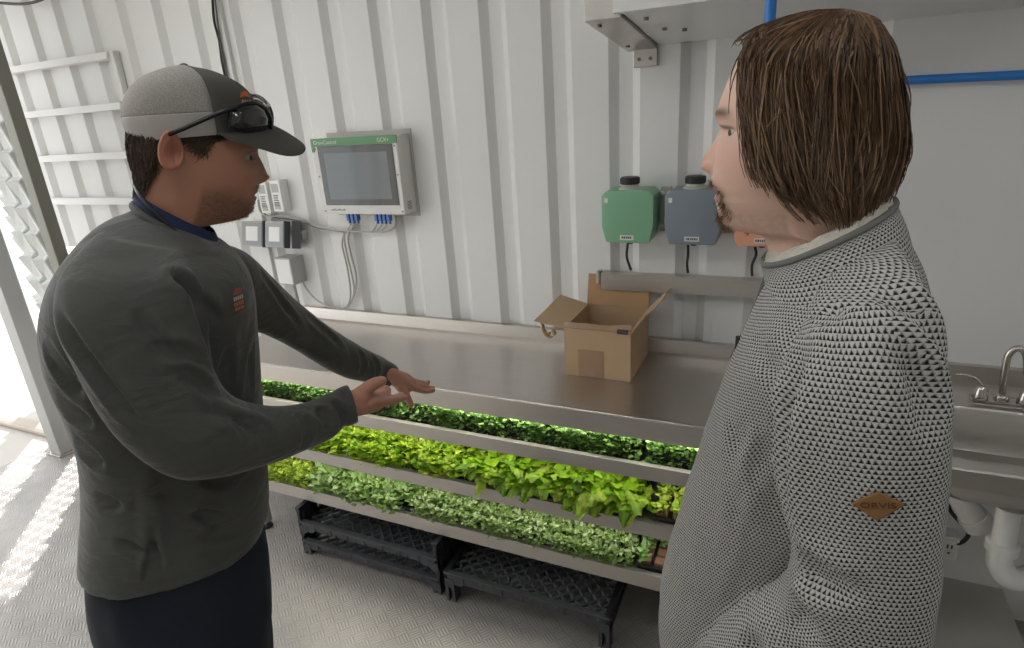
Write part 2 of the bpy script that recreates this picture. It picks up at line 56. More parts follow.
CORNERWIRE=[[[-2.3853,2.19,2.3968],[-2.4101,2.19,2.2813],[-2.4047,2.19,2.1997],[-2.4141,2.19,2.1095],[-2.4123,2.19,2.0333]],[[-2.3735,2.19,2.3953],[-2.3922,2.19,2.2593],[-2.3988,2.19,2.1786],[-2.4007,2.19,2.0916],[-2.4,2.19,2.011]],[[-2.41,2.19,2.3013],[-2.4094,2.19,2.2247],[-2.4015,2.19,2.15],[-2.4119,2.19,2.0757]]]
TOPWIRE=[[-4.0776,2.17,2.5513],[-3.9028,2.17,2.5256],[-3.7346,2.17,2.5008],[-3.6059,2.17,2.4946],[-3.4724,2.17,2.5054]]
BLACKCORD=[[0.5527,2.17,0.4893],[0.5751,2.17,0.4338],[0.6028,2.17,0.3997],[0.6294,2.17,0.3737],[0.6397,2.17,0.3432],[0.6222,2.17,0.309],[0.5939,2.17,0.3054]]
CAMF=604.96
CAMR=[[0.909903,0.409845,-0.064059],[-0.081905,0.328887,0.940811],[-0.406655,0.8508,-0.332824]]
FILL_STRIP=8
SKYS=2.3
SUNE=5
EXPO=0.33
LEDE=11
# ------------------------------------------------------------------ materials
def lin(r,g,b):
    f=lambda c:(c/255/12.92) if c/255<=.04045 else ((c/255+.055)/1.055)**2.4
    return (f(r),f(g),f(b),1)
def mat(name,col,rough=.5,metal=0,bump=0,bscale=60,var=0,vscale=5,trans=0,spec=.5,stretch=None,coat=0):
    m=bpy.data.materials.new(name); m.use_nodes=True; nt=m.node_tree; N=nt.nodes; L=nt.links
    p=N['Principled BSDF']; p.inputs['Base Color'].default_value=col; p.inputs['Roughness'].default_value=rough
    p.inputs['Metallic'].default_value=metal; p.inputs['Specular IOR Level'].default_value=spec
    if trans: p.inputs['Transmission Weight'].default_value=trans
    if coat: p.inputs['Coat Weight'].default_value=coat
    tc=N.new('ShaderNodeTexCoord'); mp=N.new('ShaderNodeMapping'); L.new(tc.outputs['Object'],mp.inputs[0])
    if stretch: mp.inputs['Scale'].default_value=stretch
    if var:
        n=N.new('ShaderNodeTexNoise'); n.inputs['Scale'].default_value=vscale; n.inputs['Detail'].default_value=4; L.new(mp.outputs[0],n.inputs[0])
        mx=N.new('ShaderNodeMix'); mx.data_type='RGBA'; mx.inputs[6].default_value=tuple(c*(1-var) for c in col[:3])+(1,)
        mx.inputs[7].default_value=tuple(min(1,c*(1+var)) for c in col[:3])+(1,)
        L.new(n.outputs[0],mx.inputs[0]); L.new(mx.outputs[2],p.inputs['Base Color'])
    if bump:
        n=N.new('ShaderNodeTexNoise'); n.inputs['Scale'].default_value=bscale; n.inputs['Detail'].default_value=3; L.new(mp.outputs[0],n.inputs[0])
        b=N.new('ShaderNodeBump'); b.inputs['Strength'].default_value=bump; b.inputs['Distance'].default_value=.002
        L.new(n.outputs[0],b.inputs['Height']); L.new(b.outputs[0],p.inputs['Normal'])
    return m
def emit(name,col,s):
    m=bpy.data.materials.new(name); m.use_nodes=True; nt=m.node_tree; p=nt.nodes['Principled BSDF']
    p.inputs['Base Color'].default_value=col; p.inputs['Emission Color'].default_value=col; p.inputs['Emission Strength'].default_value=s
    return m
M={}
M['wall']=mat('white_painted_metal',lin(222,221,218),.42,0,.15,9,.03,2)
M['white']=mat('white_plastic',lin(232,231,228),.4)
M['tower']=mat('tower_plastic',lin(206,208,206),.35,0,0,60,.06,14)
M['steel']=mat('stainless',lin(198,193,187),.33,.92,.12,40,.06,8,stretch=(1,9,9))
M['steel_lip']=mat('stainless_lip',lin(196,190,182),.36,.8,.1,50,.05,8,stretch=(1,9,9))
M['chrome']=mat('brushed_nickel',lin(196,190,182),.18,1)
M['screw']=mat('screw',lin(120,116,110),.35,.9)
M['greypost']=mat('grey_green_post',lin(128,126,116),.5,.2,0,60,.05,6)
M['beige']=mat('beige_rail',lin(176,164,150),.6)
M['black']=mat('black_plastic',lin(38,39,41),.45,0,.3,90)
M['crate']=mat('black_crate_plastic',lin(34,35,38),.42,0,.2,80,.15,20)
M['crate2']=mat('black_crate_rail',lin(62,63,66),.45,0,.2,80,.12,20)
M['crate3']=mat('crate_lattice',lin(84,86,90),.35,0,.2,80,.12,20)  # same crate plastic, made paler for the light its thin bars catch
M['cable']=mat('black_cable',lin(24,24,25),.4)
M['wcable']=mat('grey_cable',lin(176,172,164),.5)
M['dcable']=mat('dark_cable',lin(90,86,80),.5)
M['card']=mat('cardboard',lin(180,152,120),.85,0,.25,40,.07,9)
M['cardin']=mat('cardboard_inner',lin(176,142,104),.9,0,.2,40,.07,9)
M['tape']=mat('tan_tape',lin(158,128,102),.3,0,0,50,.05,30)
M['darktape']=mat('dark_label',lin(70,64,62),.5,0,0,50,.4,150)
M['green']=mat('green_jug',lin(132,180,144),.38,0,0,60,.05,3)
M['navy']=mat('navy_jug',lin(130,138,148),.36,0,0,60,.05,3)
M['orange']=mat('orange_jug',lin(226,164,132),.38,0,0,60,.05,3)
for k in('green','navy','orange'):
    p=M[k].node_tree.nodes['Principled BSDF']; p.inputs['Subsurface Weight'].default_value=.25; p.inputs['Subsurface Radius'].default_value=(.03,.03,.03)
M['neck']=mat('frosted_neck',lin(176,182,168),.4)
M['label']=mat('white_label',lin(222,220,212),.5)
M['ink']=mat('dark_ink',lin(70,70,70),.6)
M['grass_green']=mat('controller_green',lin(88,138,92),.4)
M['ctrl']=mat('controller_enclosure',lin(214,212,206),.45,0,.1,60)
M['ctrlside']=mat('controller_side',lin(176,174,168),.45)
M['bezel']=mat('screen_bezel',lin(44,46,44),.12,0,coat=.5)
M['blue']=mat('blue_plastic',lin(62,110,176),.35)
M['bluepipe']=mat('blue_pipe',lin(44,122,200),.3)
M['greydev']=mat('grey_device',lin(176,176,174),.45)
M['darkdev']=mat('dark_device',lin(70,72,74),.4)
M['pvc']=mat('white_pvc',lin(232,230,226),.25)
M['soil']=mat('soil',lin(40,32,26),.95,0,.8,150,.4,80)
M['plug']=mat('coir_plug',lin(128,92,72),.95,0,.6,200,.3,60)
M['floorpatch']=mat('grey_floor_panel',lin(178,176,170),.45,.0,.3,25,.12,5)
M['navycloth']=mat('navy_trousers',lin(26,31,44),.85,0,.3,350,.25,9)
M['shoe']=mat('brown_boot',lin(60,46,36),.7,0,.2,60)
M['collarblue']=mat('navy_undershirt',lin(26,36,72),.85,0,.3,500)
M['capdark']=mat('charcoal_cap_cloth',lin(74,73,68),.85,0,.4,700,.06,30)
M['caplight']=mat('light_grey_cap_band',lin(168,163,156),.85,0,.4,600,.04,30)
M['lens']=mat('sunglass_lens',lin(26,27,30),.08,0,coat=1)
M['frame']=mat('sunglass_frame',lin(16,16,17),.25)
M['orangelogo']=mat('orange_print',lin(196,98,44),.7)
M['brownlogo']=mat('rust_print',lin(150,84,60),.8)
M['whitelogo']=mat('pale_print',lin(186,172,160),.8)
M['leather']=mat('tan_leather',lin(136,98,56),.6,0,.4,200,.18,30)
M['leatherink']=mat('pressed_letters',lin(96,62,34),.7)
M['piping']=mat('grey_piping',lin(112,112,108),.7,0,.3,300)
M['zip']=mat('dark_grey_placket',lin(78,78,76),.6,0,.3,300,.1,60)
M['sherpa']=mat('cream_sherpa',lin(206,200,186),.98,0,1.0,180,.12,90)
M['sherpa'].node_tree.nodes['Bump'].inputs['Distance'].default_value=.006
M['eyewhite']=mat('eye_white',lin(168,158,150),.2)
M['iris']=mat('iris',lin(70,64,52),.1)
M['led']=emit('led_diffuser',(.95,.98,1,1),LEDE)
M['unit']=mat('pale_metal_cover',lin(228,227,224),.35,.1,.1,20)

def cap_mesh_mat():
    m=mat('grey_cap_mesh',lin(122,118,112),.9); nt=m.node_tree; N=nt.nodes;L=nt.links
    tc=N['Texture Coordinate']; v=N.new('ShaderNodeTexVoronoi'); v.inputs['Scale'].default_value=900; L.new(tc.outputs['Object'],v.inputs[0])
    r=N.new('ShaderNodeValToRGB'); r.color_ramp.elements[0].color=lin(104,100,95); r.color_ramp.elements[1].color=lin(160,155,148); r.color_ramp.elements[0].position=.15; r.color_ramp.elements[1].position=.6
    L.new(v.outputs['Distance'],r.inputs[0]); L.new(r.outputs[0],N['Principled BSDF'].inputs['Base Color']); return m
M['capmesh']=cap_mesh_mat()
def plate_mat():
    m=mat('diamond_plate',lin(158,151,143),.42,.35,0,60,0,3); nt=m.node_tree;N=nt.nodes;L=nt.links;p=N['Principled BSDF']
    tc=N['Texture Coordinate']; mp=N['Mapping']; s=1/.046
    mp.inputs['Rotation'].default_value=(0,0,math.radians(38)); mp.inputs['Scale'].default_value=(s,s,s)
    sx=N.new('ShaderNodeSeparateXYZ'); L.new(mp.outputs[0],sx.inputs[0])
    def ma(op,a,b=None,c=None):
        n=N.new('ShaderNodeMath'); n.operation=op
        for i,v in enumerate((a,b,c)):
            if v is None: continue
            if isinstance(v,(int,float)): n.inputs[i].default_value=v
            else: L.new(v,n.inputs[i])
        return n.outputs[0]
    X,Y=sx.outputs[0],sx.outputs[1]
    fx=ma('FRACT',X); fy=ma('FRACT',Y); par=ma('FLOORED_MODULO',ma('ADD',ma('FLOOR',X),ma('FLOOR',Y)),2)
    def bars(u,w):   # bars run along u, repeated along w
        a=ma('SMOOTH_MIN',1.0,ma('MULTIPLY',ma('SUBTRACT',.46,ma('ABSOLUTE',ma('SUBTRACT',u,.5))),8),.2)
        fr=ma('ABSOLUTE',ma('SUBTRACT',ma('FRACT',ma('MULTIPLY',w,4)),.5))
        b=ma('SUBTRACT',1,ma('MULTIPLY',fr,3.2))
        inr=ma('LESS_THAN',ma('ABSOLUTE',ma('SUBTRACT',w,.5)),.5)
        return ma('MULTIPLY',ma('MAXIMUM',ma('MULTIPLY',ma('MAXIMUM',a,0),ma('MAXIMUM',b,0)),0),inr)
    h=N.new('ShaderNodeMix'); h.data_type='FLOAT'; L.new(par,h.inputs[0]); L.new(bars(fx,fy),h.inputs[2]); L.new(bars(fy,fx),h.inputs[3])
    b=N.new('ShaderNodeBump'); b.inputs['Strength'].default_value=.45; b.inputs['Distance'].default_value=.003; L.new(h.outputs[0],b.inputs['Height'])
    L.new(b.outputs[0],p.inputs['Normal'])
    n=N.new('ShaderNodeTexNoise'); n.inputs['Scale'].default_value=3; n.inputs['Detail'].default_value=5; L.new(tc.outputs['Object'],n.inputs[0])
    r=N.new('ShaderNodeValToRGB'); r.color_ramp.elements[0].color=lin(136,131,126); r.color_ramp.elements[1].color=lin(172,167,162); r.color_ramp.elements[0].position=.3; r.color_ramp.elements[1].position=.75
    L.new(n.outputs[0],r.inputs[0])
    mc=N.new('ShaderNodeMix'); mc.data_type='RGBA'; mc.inputs[7].default_value=lin(196,190,184); L.new(ma('MULTIPLY',h.outputs[0],.3),mc.inputs[0]); L.new(r.outputs[0],mc.inputs[6]); L.new(mc.outputs[2],p.inputs['Base Color']); return m
M['plate']=plate_mat()
def attr_mat(name,rough=.6,trans=.0,spec=.3,sss=0,bump=0,bscale=200):
    m=mat(name,(1,1,1,1),rough,0,bump,bscale,spec=spec); nt=m.node_tree;N=nt.nodes;L=nt.links;p=N['Principled BSDF']
    a=N.new('ShaderNodeAttribute'); a.attribute_name='Col'; L.new(a.outputs['Color'],p.inputs['Base Color'])
    if sss: p.inputs['Subsurface Weight'].default_value=sss; p.inputs['Subsurface Radius'].default_value=(.012,.005,.003); p.inputs['Subsurface Scale'].default_value=.6
    if trans:
        t=N.new('ShaderNodeBsdfTranslucent'); L.new(a.outputs['Color'],t.inputs[0]); mx=N.new('ShaderNodeMixShader'); mx.inputs[0].default_value=trans
        L.new(p.outputs[0],mx.inputs[1]); L.new(t.outputs[0],mx.inputs[2]); L.new(mx.outputs[0],N['Material Output'].inputs[0])
    return m
M['leaf']=attr_mat('leaf',.45,.35,.35)
M['skin']=attr_mat('skin',.5,0,.4,.15,.12,500)
M['hair']=attr_mat('hair',.5,0,.35)
def shirt_mat():
    m=mat('charcoal_jersey',lin(82,82,79),.9,0,.18,900,.05,14,spec=.2)
    nt=m.node_tree;N=nt.nodes;L=nt.links;p=N['Principled BSDF']; p.inputs['Sheen Weight'].default_value=.25; p.inputs['Sheen Roughness'].default_value=.4
    tc=N['Texture Coordinate']; mp=N.new('ShaderNodeMapping'); mp.inputs['Rotation'].default_value=(.5,.6,.2); mp.inputs['Scale'].default_value=(1,1,2.6); L.new(tc.outputs['Object'],mp.inputs[0])
    n=N.new('ShaderNodeTexNoise'); n.inputs['Scale'].default_value=9; n.inputs['Detail'].default_value=4; n.inputs['Distortion'].default_value=.9; L.new(mp.outputs[0],n.inputs[0])
    b=N.new('ShaderNodeBump'); b.inputs['Strength'].default_value=.55; b.inputs['Distance'].default_value=.016; L.new(n.outputs[0],b.inputs['Height']); L.new(N['Bump'].outputs[0],b.inputs['Normal']); L.new(b.outputs[0],p.inputs['Normal'])
    return m
M['shirt']=shirt_mat()
def knit_mat():
    m=mat('two_tone_knit',(1,1,1,1),.95,spec=.15); nt=m.node_tree;N=nt.nodes;L=nt.links;p=N['Principled BSDF']
    uv=N.new('ShaderNodeUVMap'); uv.uv_map='UVMap'; sx=N.new('ShaderNodeSeparateXYZ')
    wn=N.new('ShaderNodeTexNoise'); wn.inputs['Scale'].default_value=.7; wn.inputs['Detail'].default_value=2; L.new(uv.outputs[0],wn.inputs[0])
    vm=N.new('ShaderNodeVectorMath'); vm.operation='MULTIPLY_ADD'; L.new(wn.outputs['Color'],vm.inputs[0]); vm.inputs[1].default_value=(.35,.35,0); L.new(uv.outputs[0],vm.inputs[2])
    L.new(vm.outputs[0],sx.inputs[0])
    def ma(op,a,b=None,c=None):
        n=N.new('ShaderNodeMath'); n.operation=op
        for i,v in enumerate((a,b,c)):
            if v is None: continue
            if isinstance(v,(int,float)): n.inputs[i].default_value=v
            else: L.new(v,n.inputs[i])
        return n.outputs[0]
    U,V=sx.outputs[0],sx.outputs[1]
    row=ma('FLOOR',V); fv=ma('SUBTRACT',V,row)
    fu=ma('FRACT',ma('ADD',U,ma('MULTIPLY',ma('FLOORED_MODULO',row,2),.5)))
    # dark triangles point up between the pale stitches
    du=ma('ABSOLUTE',ma('SUBTRACT',fu,.5))                  # 0 centre, .5 edge
    tri=ma('SUBTRACT',ma('ADD',ma('MULTIPLY',fv,.62),ma('MULTIPLY',du,1.22)),.44)  # <0 inside dark
    n=N.new('ShaderNodeTexNoise'); n.inputs['Scale'].default_value=2.4; n.inputs['Detail'].default_value=5; n.inputs['Roughness'].default_value=.7; L.new(uv.outputs[0],n.inputs[0])
    t2=ma('ADD',tri,ma('MULTIPLY',ma('SUBTRACT',n.outputs[0],.5),.95))
    r=N.new('ShaderNodeValToRGB'); e=r.color_ramp.elements; e[0].position=.42; e[0].color=lin(44,43,43); e[1].position=.74; e[1].color=lin(204,202,198)
    L.new(ma('ADD',ma('MULTIPLY',t2,1.0),.5),r.inputs[0]); L.new(r.outputs[0],p.inputs['Base Color'])
    b=N.new('ShaderNodeBump'); b.inputs['Strength'].default_value=.8; b.inputs['Distance'].default_value=.003; L.new(ma('MINIMUM',t2,.35),b.inputs['Height']); L.new(b.outputs[0],p.inputs['Normal'])
    return m
M['knit']=knit_mat()
def screen_mat():
    m=mat('controller_screen',lin(96,102,104),.07,0); nt=m.node_tree;N=nt.nodes;L=nt.links;p=N['Principled BSDF']
    p.inputs['Emission Color'].default_value=lin(150,158,162); p.inputs['Emission Strength'].default_value=.05
    return m
M['screen']=screen_mat()
# ------------------------------------------------------------------ mesh tools
class MB:
    def __init__(s): s.v=[]; s.f=[]; s.mi=[]; s.col=None
    def add(s,v,f,mi=0):
        o=len(s.v); s.v+= [tuple(map(float,p)) for p in v]; s.f+=[tuple(i+o for i in q) for q in f]; s.mi+=[mi]*len(f); return s
def box(mb,x0,x1,y0,y1,z0,z1,bev=0,mi=0,xf=None):
    bm=bmesh.new(); bmesh.ops.create_cube(bm,size=1)
    for v in bm.verts: v.co=Vector((x0+(v.co.x+.5)*(x1-x0),y0+(v.co.y+.5)*(y1-y0),z0+(v.co.z+.5)*(z1-z0)))
    if bev: bmesh.ops.bevel(bm,geom=bm.edges[:],offset=bev,segments=2,affect='EDGES',profile=.6)
    if xf: bm.transform(xf)
    bm.verts.index_update()
    mb.add([v.co[:] for v in bm.verts],[[v.index for v in f.verts] for f in bm.faces],mi); bm.free(); return mb
def prism(mb,poly,axis,a,b,mi=0,bev=0):
    """poly = 2-D outline (counter clockwise), extruded along axis from a to b"""
    def P(u,v,w): return (w,u,v) if axis==0 else ((u,w,v) if axis==1 else (u,v,w))
    n=len(poly); bm=bmesh.new()
    A=[bm.verts.new(P(u,v,a)) for u,v in poly]; B=[bm.verts.new(P(u,v,b)) for u,v in poly]
    bm.faces.new(A[::-1]); bm.faces.new(B)
    for i in range(n): bm.faces.new((A[i],A[(i+1)%n],B[(i+1)%n],B[i]))
    bmesh.ops.recalc_face_normals(bm,faces=bm.faces[:])
    if bev: bmesh.ops.bevel(bm,geom=bm.edges[:],offset=bev,segments=2,affect='EDGES',profile=.6)
    bm.verts.index_update(); mb.add([v.co[:] for v in bm.verts],[[v.index for v in f.verts] for f in bm.faces],mi); bm.free(); return mb
def smoothpath(pts,n=6):
    P=[np.array(p[:3],float) for p in pts]; r=[p[3] if len(p)>3 else None for p in pts]
    out=[];ro=[]
    for i in range(len(P)-1):
        p0=P[max(i-1,0)];p1=P[i];p2=P[i+1];p3=P[min(i+2,len(P)-1)]
        for k in range(n):
            t=k/n; out.append(.5*((2*p1)+(-p0+p2)*t+(2*p0-5*p1+4*p2-p3)*t*t+(-p0+3*p1-3*p2+p3)*t**3))
            if r[0] is not None: ro.append(r[i]*(1-t)+r[i+1]*t)
    out.append(P[-1]); 
    if r[0] is not None: ro.append(r[-1])
    return out,ro
def tube(mb,pts,r=.01,seg=10,n=5,mi=0,cap=True,round_=False,smooth=True):
    if smooth: path,ro=smoothpath(pts,n)
    else: path=[np.array(p[:3],float) for p in pts]; ro=[p[3] for p in pts] if len(pts[0])>3 else []
    if not ro: ro=[r]*len(path)
    if round_:
        t0=path[0]-path[1]; t0/=np.linalg.norm(t0)+1e-9; t1=path[-1]-path[-2]; t1/=np.linalg.norm(t1)+1e-9
        pre=[];prr=[]
        for a in (80,55,30): pre.append(path[0]+t0*ro[0]*math.sin(math.radians(a))); prr.append(ro[0]*math.cos(math.radians(a)))
        post=[];por=[]
        for a in (30,55,80): post.append(path[-1]+t1*ro[-1]*math.sin(math.radians(a))); por.append(ro[-1]*math.cos(math.radians(a)))
        path=pre+path+post; ro=prr+ro+por
    v=[];f=[];up=None
    for i,p in enumerate(path):
        t=path[min(i+1,len(path)-1)]-path[max(i-1,0)]; t=t/(np.linalg.norm(t)+1e-12)
        if up is None:
            up=np.array([0,0,1.]) if abs(t[2])<.9 else np.array([1.,0,0])
        s=np.cross(t,up); s/=np.linalg.norm(s)+1e-12; up=np.cross(s,t)
        for k in range(seg):
            a=2*PI*k/seg; v.append(p+ro[i]*(math.cos(a)*s+math.sin(a)*up))
    m=len(path)
    for i in range(m-1):
        for k in range(seg):
            k2=(k+1)%seg; f.append((i*seg+k,i*seg+k2,(i+1)*seg+k2,(i+1)*seg+k))
    if cap: f.append(tuple(range(seg))[::-1]); f.append(tuple((m-1)*seg+k for k in range(seg)))
    mb.add(v,f,mi); return mb
def lathe(mb,prof,cx,cy,seg=24,mi=0):
    v=[];f=[]
    for r,z in prof:
        for k in range(seg): a=2*PI*k/seg; v.append((cx+r*math.cos(a),cy+r*math.sin(a),z))
    for i in range(len(prof)-1):
        for k in range(seg):
            k2=(k+1)%seg; f.append((i*seg+k,i*seg+k2,(i+1)*seg+k2,(i+1)*seg+k))
    f.append(tuple(range(seg))[::-1]); f.append(tuple((len(prof)-1)*seg+k for k in range(seg)))
    mb.add(v,f,mi); return mb
def ball(mb,c,r,mi=0,sc=(1,1,1),seg=16,R=None):
    v=[];f=[];n=seg//2
    for i in range(n+1):
        ph=PI*i/n
        for k in range(seg):
            a=2*PI*k/seg; q=Vector((math.sin(ph)*math.cos(a)*r*sc[0],math.sin(ph)*math.sin(a)*r*sc[1],math.cos(ph)*r*sc[2]))
            if R: q=R@q
            v.append((c[0]+q.x,c[1]+q.y,c[2]+q.z))
    for i in range(n):
        for k in range(seg):
            k2=(k+1)%seg; f.append((i*seg+k,(i+1)*seg+k,(i+1)*seg+k2,i*seg+k2))
    mb.add(v,f,mi); return mb
def interp_sections(S,n):
    """Catmull-Rom through the section rows; returns dense rows"""
    A=np.array(S,float); out=[]
    for i in range(len(A)-1):
        p0=A[max(i-1,0)];p1=A[i];p2=A[i+1];p3=A[min(i+2,len(A)-1)]
        for k in range(n):
            t=k/n; out.append(.5*((2*p1)+(-p0+p2)*t+(2*p0-5*p1+4*p2-p3)*t*t+(-p0+3*p1-3*p2+p3)*t**3))
    out.append(A[-1]); return np.array(out)
def ring(row,seg,scale=1.0,ths=None):
    c=row[:3];a=row[3:6];b=row[6:9];e=row[9]
    th=np.linspace(0,2*PI,seg,endpoint=False) if ths is None else np.array(ths)
    ct,st=np.cos(th),np.sin(th)
    u=np.sign(ct)*np.abs(ct)**(2/e); v=np.sign(st)*np.abs(st)**(2/e)
    return c[None]+scale*(u[:,None]*a[None]+v[:,None]*b[None])
def loft(mb,S,seg=40,n=6,mi=0,cap=True,scale=1.0):
    rows=interp_sections(S,n); v=[];f=[]
    for r in rows: v+=list(ring(r,seg,scale))
    m=len(rows)
    for i in range(m-1):
        for k in range(seg):
            k2=(k+1)%seg; f.append((i*seg+k,i*seg+k2,(i+1)*seg+k2,(i+1)*seg+k))
    if cap: f.append(tuple(range(seg))[::-1]); f.append(tuple((m-1)*seg+k for k in range(seg)))
    mb.add(v,f,mi); return mb
def mesh_from(mb,name):
    me=bpy.data.meshes.new(name); me.from_pydata(mb.v,[],mb.f); me.update(); return me
def remesh(mb,voxel,sm=6,fix=True):
    me=mesh_from(mb,'tmp')
    if fix:
        bm=bmesh.new(); bm.from_mesh(me); bmesh.ops.recalc_face_normals(bm,faces=bm.faces[:]); bm.to_mesh(me); bm.free()
    o=bpy.data.objects.new('tmp',me); C.objects.link(o)
    r=o.modifiers.new('r','REMESH'); r.mode='VOXEL'; r.voxel_size=voxel
    if sm: s=o.modifiers.new('s','SMOOTH'); s.iterations=sm; s.factor=.5
    dg=bpy.context.evaluated_depsgraph_get(); ev=o.evaluated_get(dg); m2=bpy.data.meshes.new_from_object(ev,depsgraph=dg)
    bpy.data.objects.remove(o); V=np.empty(len(m2.vertices)*3); m2.vertices.foreach_get('co',V); V=V.reshape(-1,3)
    F=[tuple(p.vertices) for p in m2.polygons]; bpy.data.meshes.remove(m2); return V,F
# ------------------------------------------------------------------ things and parts
def thing(name,label,cat,loc,group=None):
    o=bpy.data.objects.new(name,None); C.objects.link(o); o.location=loc; o.empty_display_size=.1
    o['label']=label; o['category']=cat
    if group:o['group']=group
    return o
def rootloc(o):
    while o.parent: o=o.parent
    return o.location
def obj(name,mb,mats,parent=None,smooth=False,cols=None,label=None,base=None):
    """world coordinates in; with a parent they are stored relative to the thing's own origin"""
    V=np.array(mb.v,float)
    off=np.array(rootloc(parent)) if parent else (np.array(base) if base is not None else np.zeros(3))
    me=bpy.data.meshes.new(name); me.from_pydata((V-off).tolist(),[],mb.f); 
    for m in (mats if isinstance(mats,list) else [mats]): me.materials.append(M[m] if isinstance(m,str) else m)
    if any(mb.mi): me.polygons.foreach_set('material_index',mb.mi)
    if smooth is True: me.polygons.foreach_set('use_smooth',[True]*len(me.polygons))
    if cols is not None:
        a=me.color_attributes.new('Col','FLOAT_COLOR','POINT'); a.data.foreach_set('color',np.asarray(cols,float).ravel())
    me.update(); o=bpy.data.objects.new(name,me); C.objects.link(o)
    if parent: o.parent=parent
    else: o.location=off
    if smooth=='auto':
        me.polygons.foreach_set('use_smooth',[True]*len(me.polygons))
        try: me.set_sharp_from_angle(angle=math.radians(35))
        except Exception: pass
    if label:o['label']=label
    return o
def tag(o,label,cat,group=None):
    o['label']=label;o['category']=cat
    if group:o['group']=group
    return o
def struct(name,mb,m,smooth=False): o=obj(name,mb,m,smooth=smooth); o['kind']='structure'; return o
def duplicate(root,loc,label):
    r=root.copy(); C.objects.link(r); r.location=loc; r['label']=label
    for ch in list(root.children):
        c=ch.copy(); C.objects.link(c); c.parent=r
        for g in list(ch.children):
            d=g.copy(); C.objects.link(d); d.parent=c
    return r
def text(name,body,m,parent,loc,size,normal_rot,align='CENTER',ext=.0004,scale=(1,1,1)):
    cu=bpy.data.curves.new(name,'FONT'); cu.body=body; cu.size=size; cu.align_x=align; cu.align_y='CENTER'; cu.extrude=ext
    o=bpy.data.objects.new(name,cu); C.objects.link(o); dg=bpy.context.evaluated_depsgraph_get()
    me=bpy.data.meshes.new_from_object(o.evaluated_get(dg),depsgraph=dg); bpy.data.objects.remove(o)
    mx=Matrix.Translation(Vector(loc)-Vector(rootloc(parent)))@normal_rot@Matrix.Diagonal((*scale,1))
    me.transform(mx); me.materials.clear(); me.materials.append(M[m]); o=bpy.data.objects.new(name,me); C.objects.link(o); o.parent=parent
    return o
FACE_Y=Matrix.Rotation(PI/2,4,'X')       # text that faces -Y
# ================================================================== THE SETTING
ZC=2.72; XL=-4.2; XR=2.4; YB=2.22; YF=-1.0
# floor of treadplate
struct('floor',box(MB(),XL,XR,YF,YB+.03,-.04,0),'plate')
g=MB(); box(g,-14,XL,-6,9,-.10,-.012); o=struct('ground',g,mat('pale_concrete',lin(196,190,182),.9,0,.3,30,.05,2))
# back wall: corrugated sheet, grooves .245 apart, flat sheet to the right
prof=[];gx=[-2.091+.2446*k for k in range(-10,10)]
gx=[x for x in gx if x>XL+.02 and x<.3]
def wallprof(gs,x0,x1,y):
    p=[(x0,y)]
    for x in gs: p+=[(x,y),(x+.030,y+.026),(x+.080,y+.026),(x+.111,y)]
    return p+[(x1,y)]
XH,ZH=-3.845,1.20     # the sheet stops short of the open end below the rails: an added, hidden opening that lets the sun patch in
mb=MB(); p=wallprof([g_ for g_ in gx if g_>XH-.3],XH-.0,XR,YB); p=[q for q in p if q[0]>=XH]; v=[];f=[]
n=len(p)
for z in (0,ZC):
    v+=[(x,y,z) for x,y in p]
v+=[(XH,YB+.08,0),(XR,YB+.08,0),(XH,YB+.08,ZC),(XR,YB+.08,ZC)]
for i in range(n-1): f.append((i,i+1,n+i+1,n+i))
f+=[(2*n+1,2*n,2*n+2,2*n+3),(0,n,2*n+2,2*n),(n-1,2*n+1,2*n+3,2*n-1)]
mb.add(v,f)
p=wallprof([g_ for g_ in gx if g_<XH-.10],XL,XH,YB); p=[q for q in p if q[0]<=XH]; n=len(p); v=[(x,y,ZH) for x,y in p]+[(x,y,ZC) for x,y in p]; f=[(i,i+1,n+i+1,n+i) for i in range(n-1)]
v+=[(XL,YB+.08,ZH),(XH,YB+.08,ZH),(XL,YB+.08,ZC),(XH,YB+.08,ZC)]; f+=[(2*n+1,2*n,2*n+2,2*n+3),(0,n,2*n+2,2*n),tuple([2*n,2*n+1]+list(range(n-1,-1,-1)))]
mb.add(v,f); struct('wall_back',mb,'wall')
mb=MB(); box(mb,XR,XR+.06,YF,YB+.08,0,ZC); struct('wall_right',mb,'wall')
mb=MB(); gy=[-4.2+.2446*k for k in range(26)]
pf=[(XL,YF)]
for x in gy: pf+=[(x,YF),(x+.030,YF-.026),(x+.080,YF-.026),(x+.111,YF)]
pf+=[(XR,YF)]; n=len(pf); v=[(x,y,0) for x,y in pf]+[(x,y,ZC) for x,y in pf]; f=[(i+1,i,n+i,n+i+1) for i in range(n-1)]
v+=[(XL,YF-.08,0),(XR,YF-.08,0),(XR,YF-.08,ZC),(XL,YF-.08,ZC)]; f.append((2*n,2*n+1,2*n+2,2*n+3)); mb.add(v,f); struct('wall_front',mb,'wall')
struct('ceiling',box(MB(),XL,XR+.06,YF-.08,YB+.08,ZC,ZC+.05),'wall')
# door jamb post at the open end and vertical seam strip
mb=MB(); box(mb,XL-.08,XL,YB-.0,YB+.10,ZH,ZC,.006); struct('trim_1',mb,'white')
mb=MB(); box(mb,-2.437,-2.425,YB-.012,YB+.004,.9,ZC,.002); box(mb,-2.425,-2.372,YB-.020,YB+.004,.9,ZC,.004); struct('trim_2',mb,'wall')
# low grey floor panel under the sink
mb=MB(); prism(mb,[(.30,1.05),(.784,1.05),(.784,YB),(.30,YB)],2,0,.118,bev=.003); struct('trim_3',mb,'floorpatch')
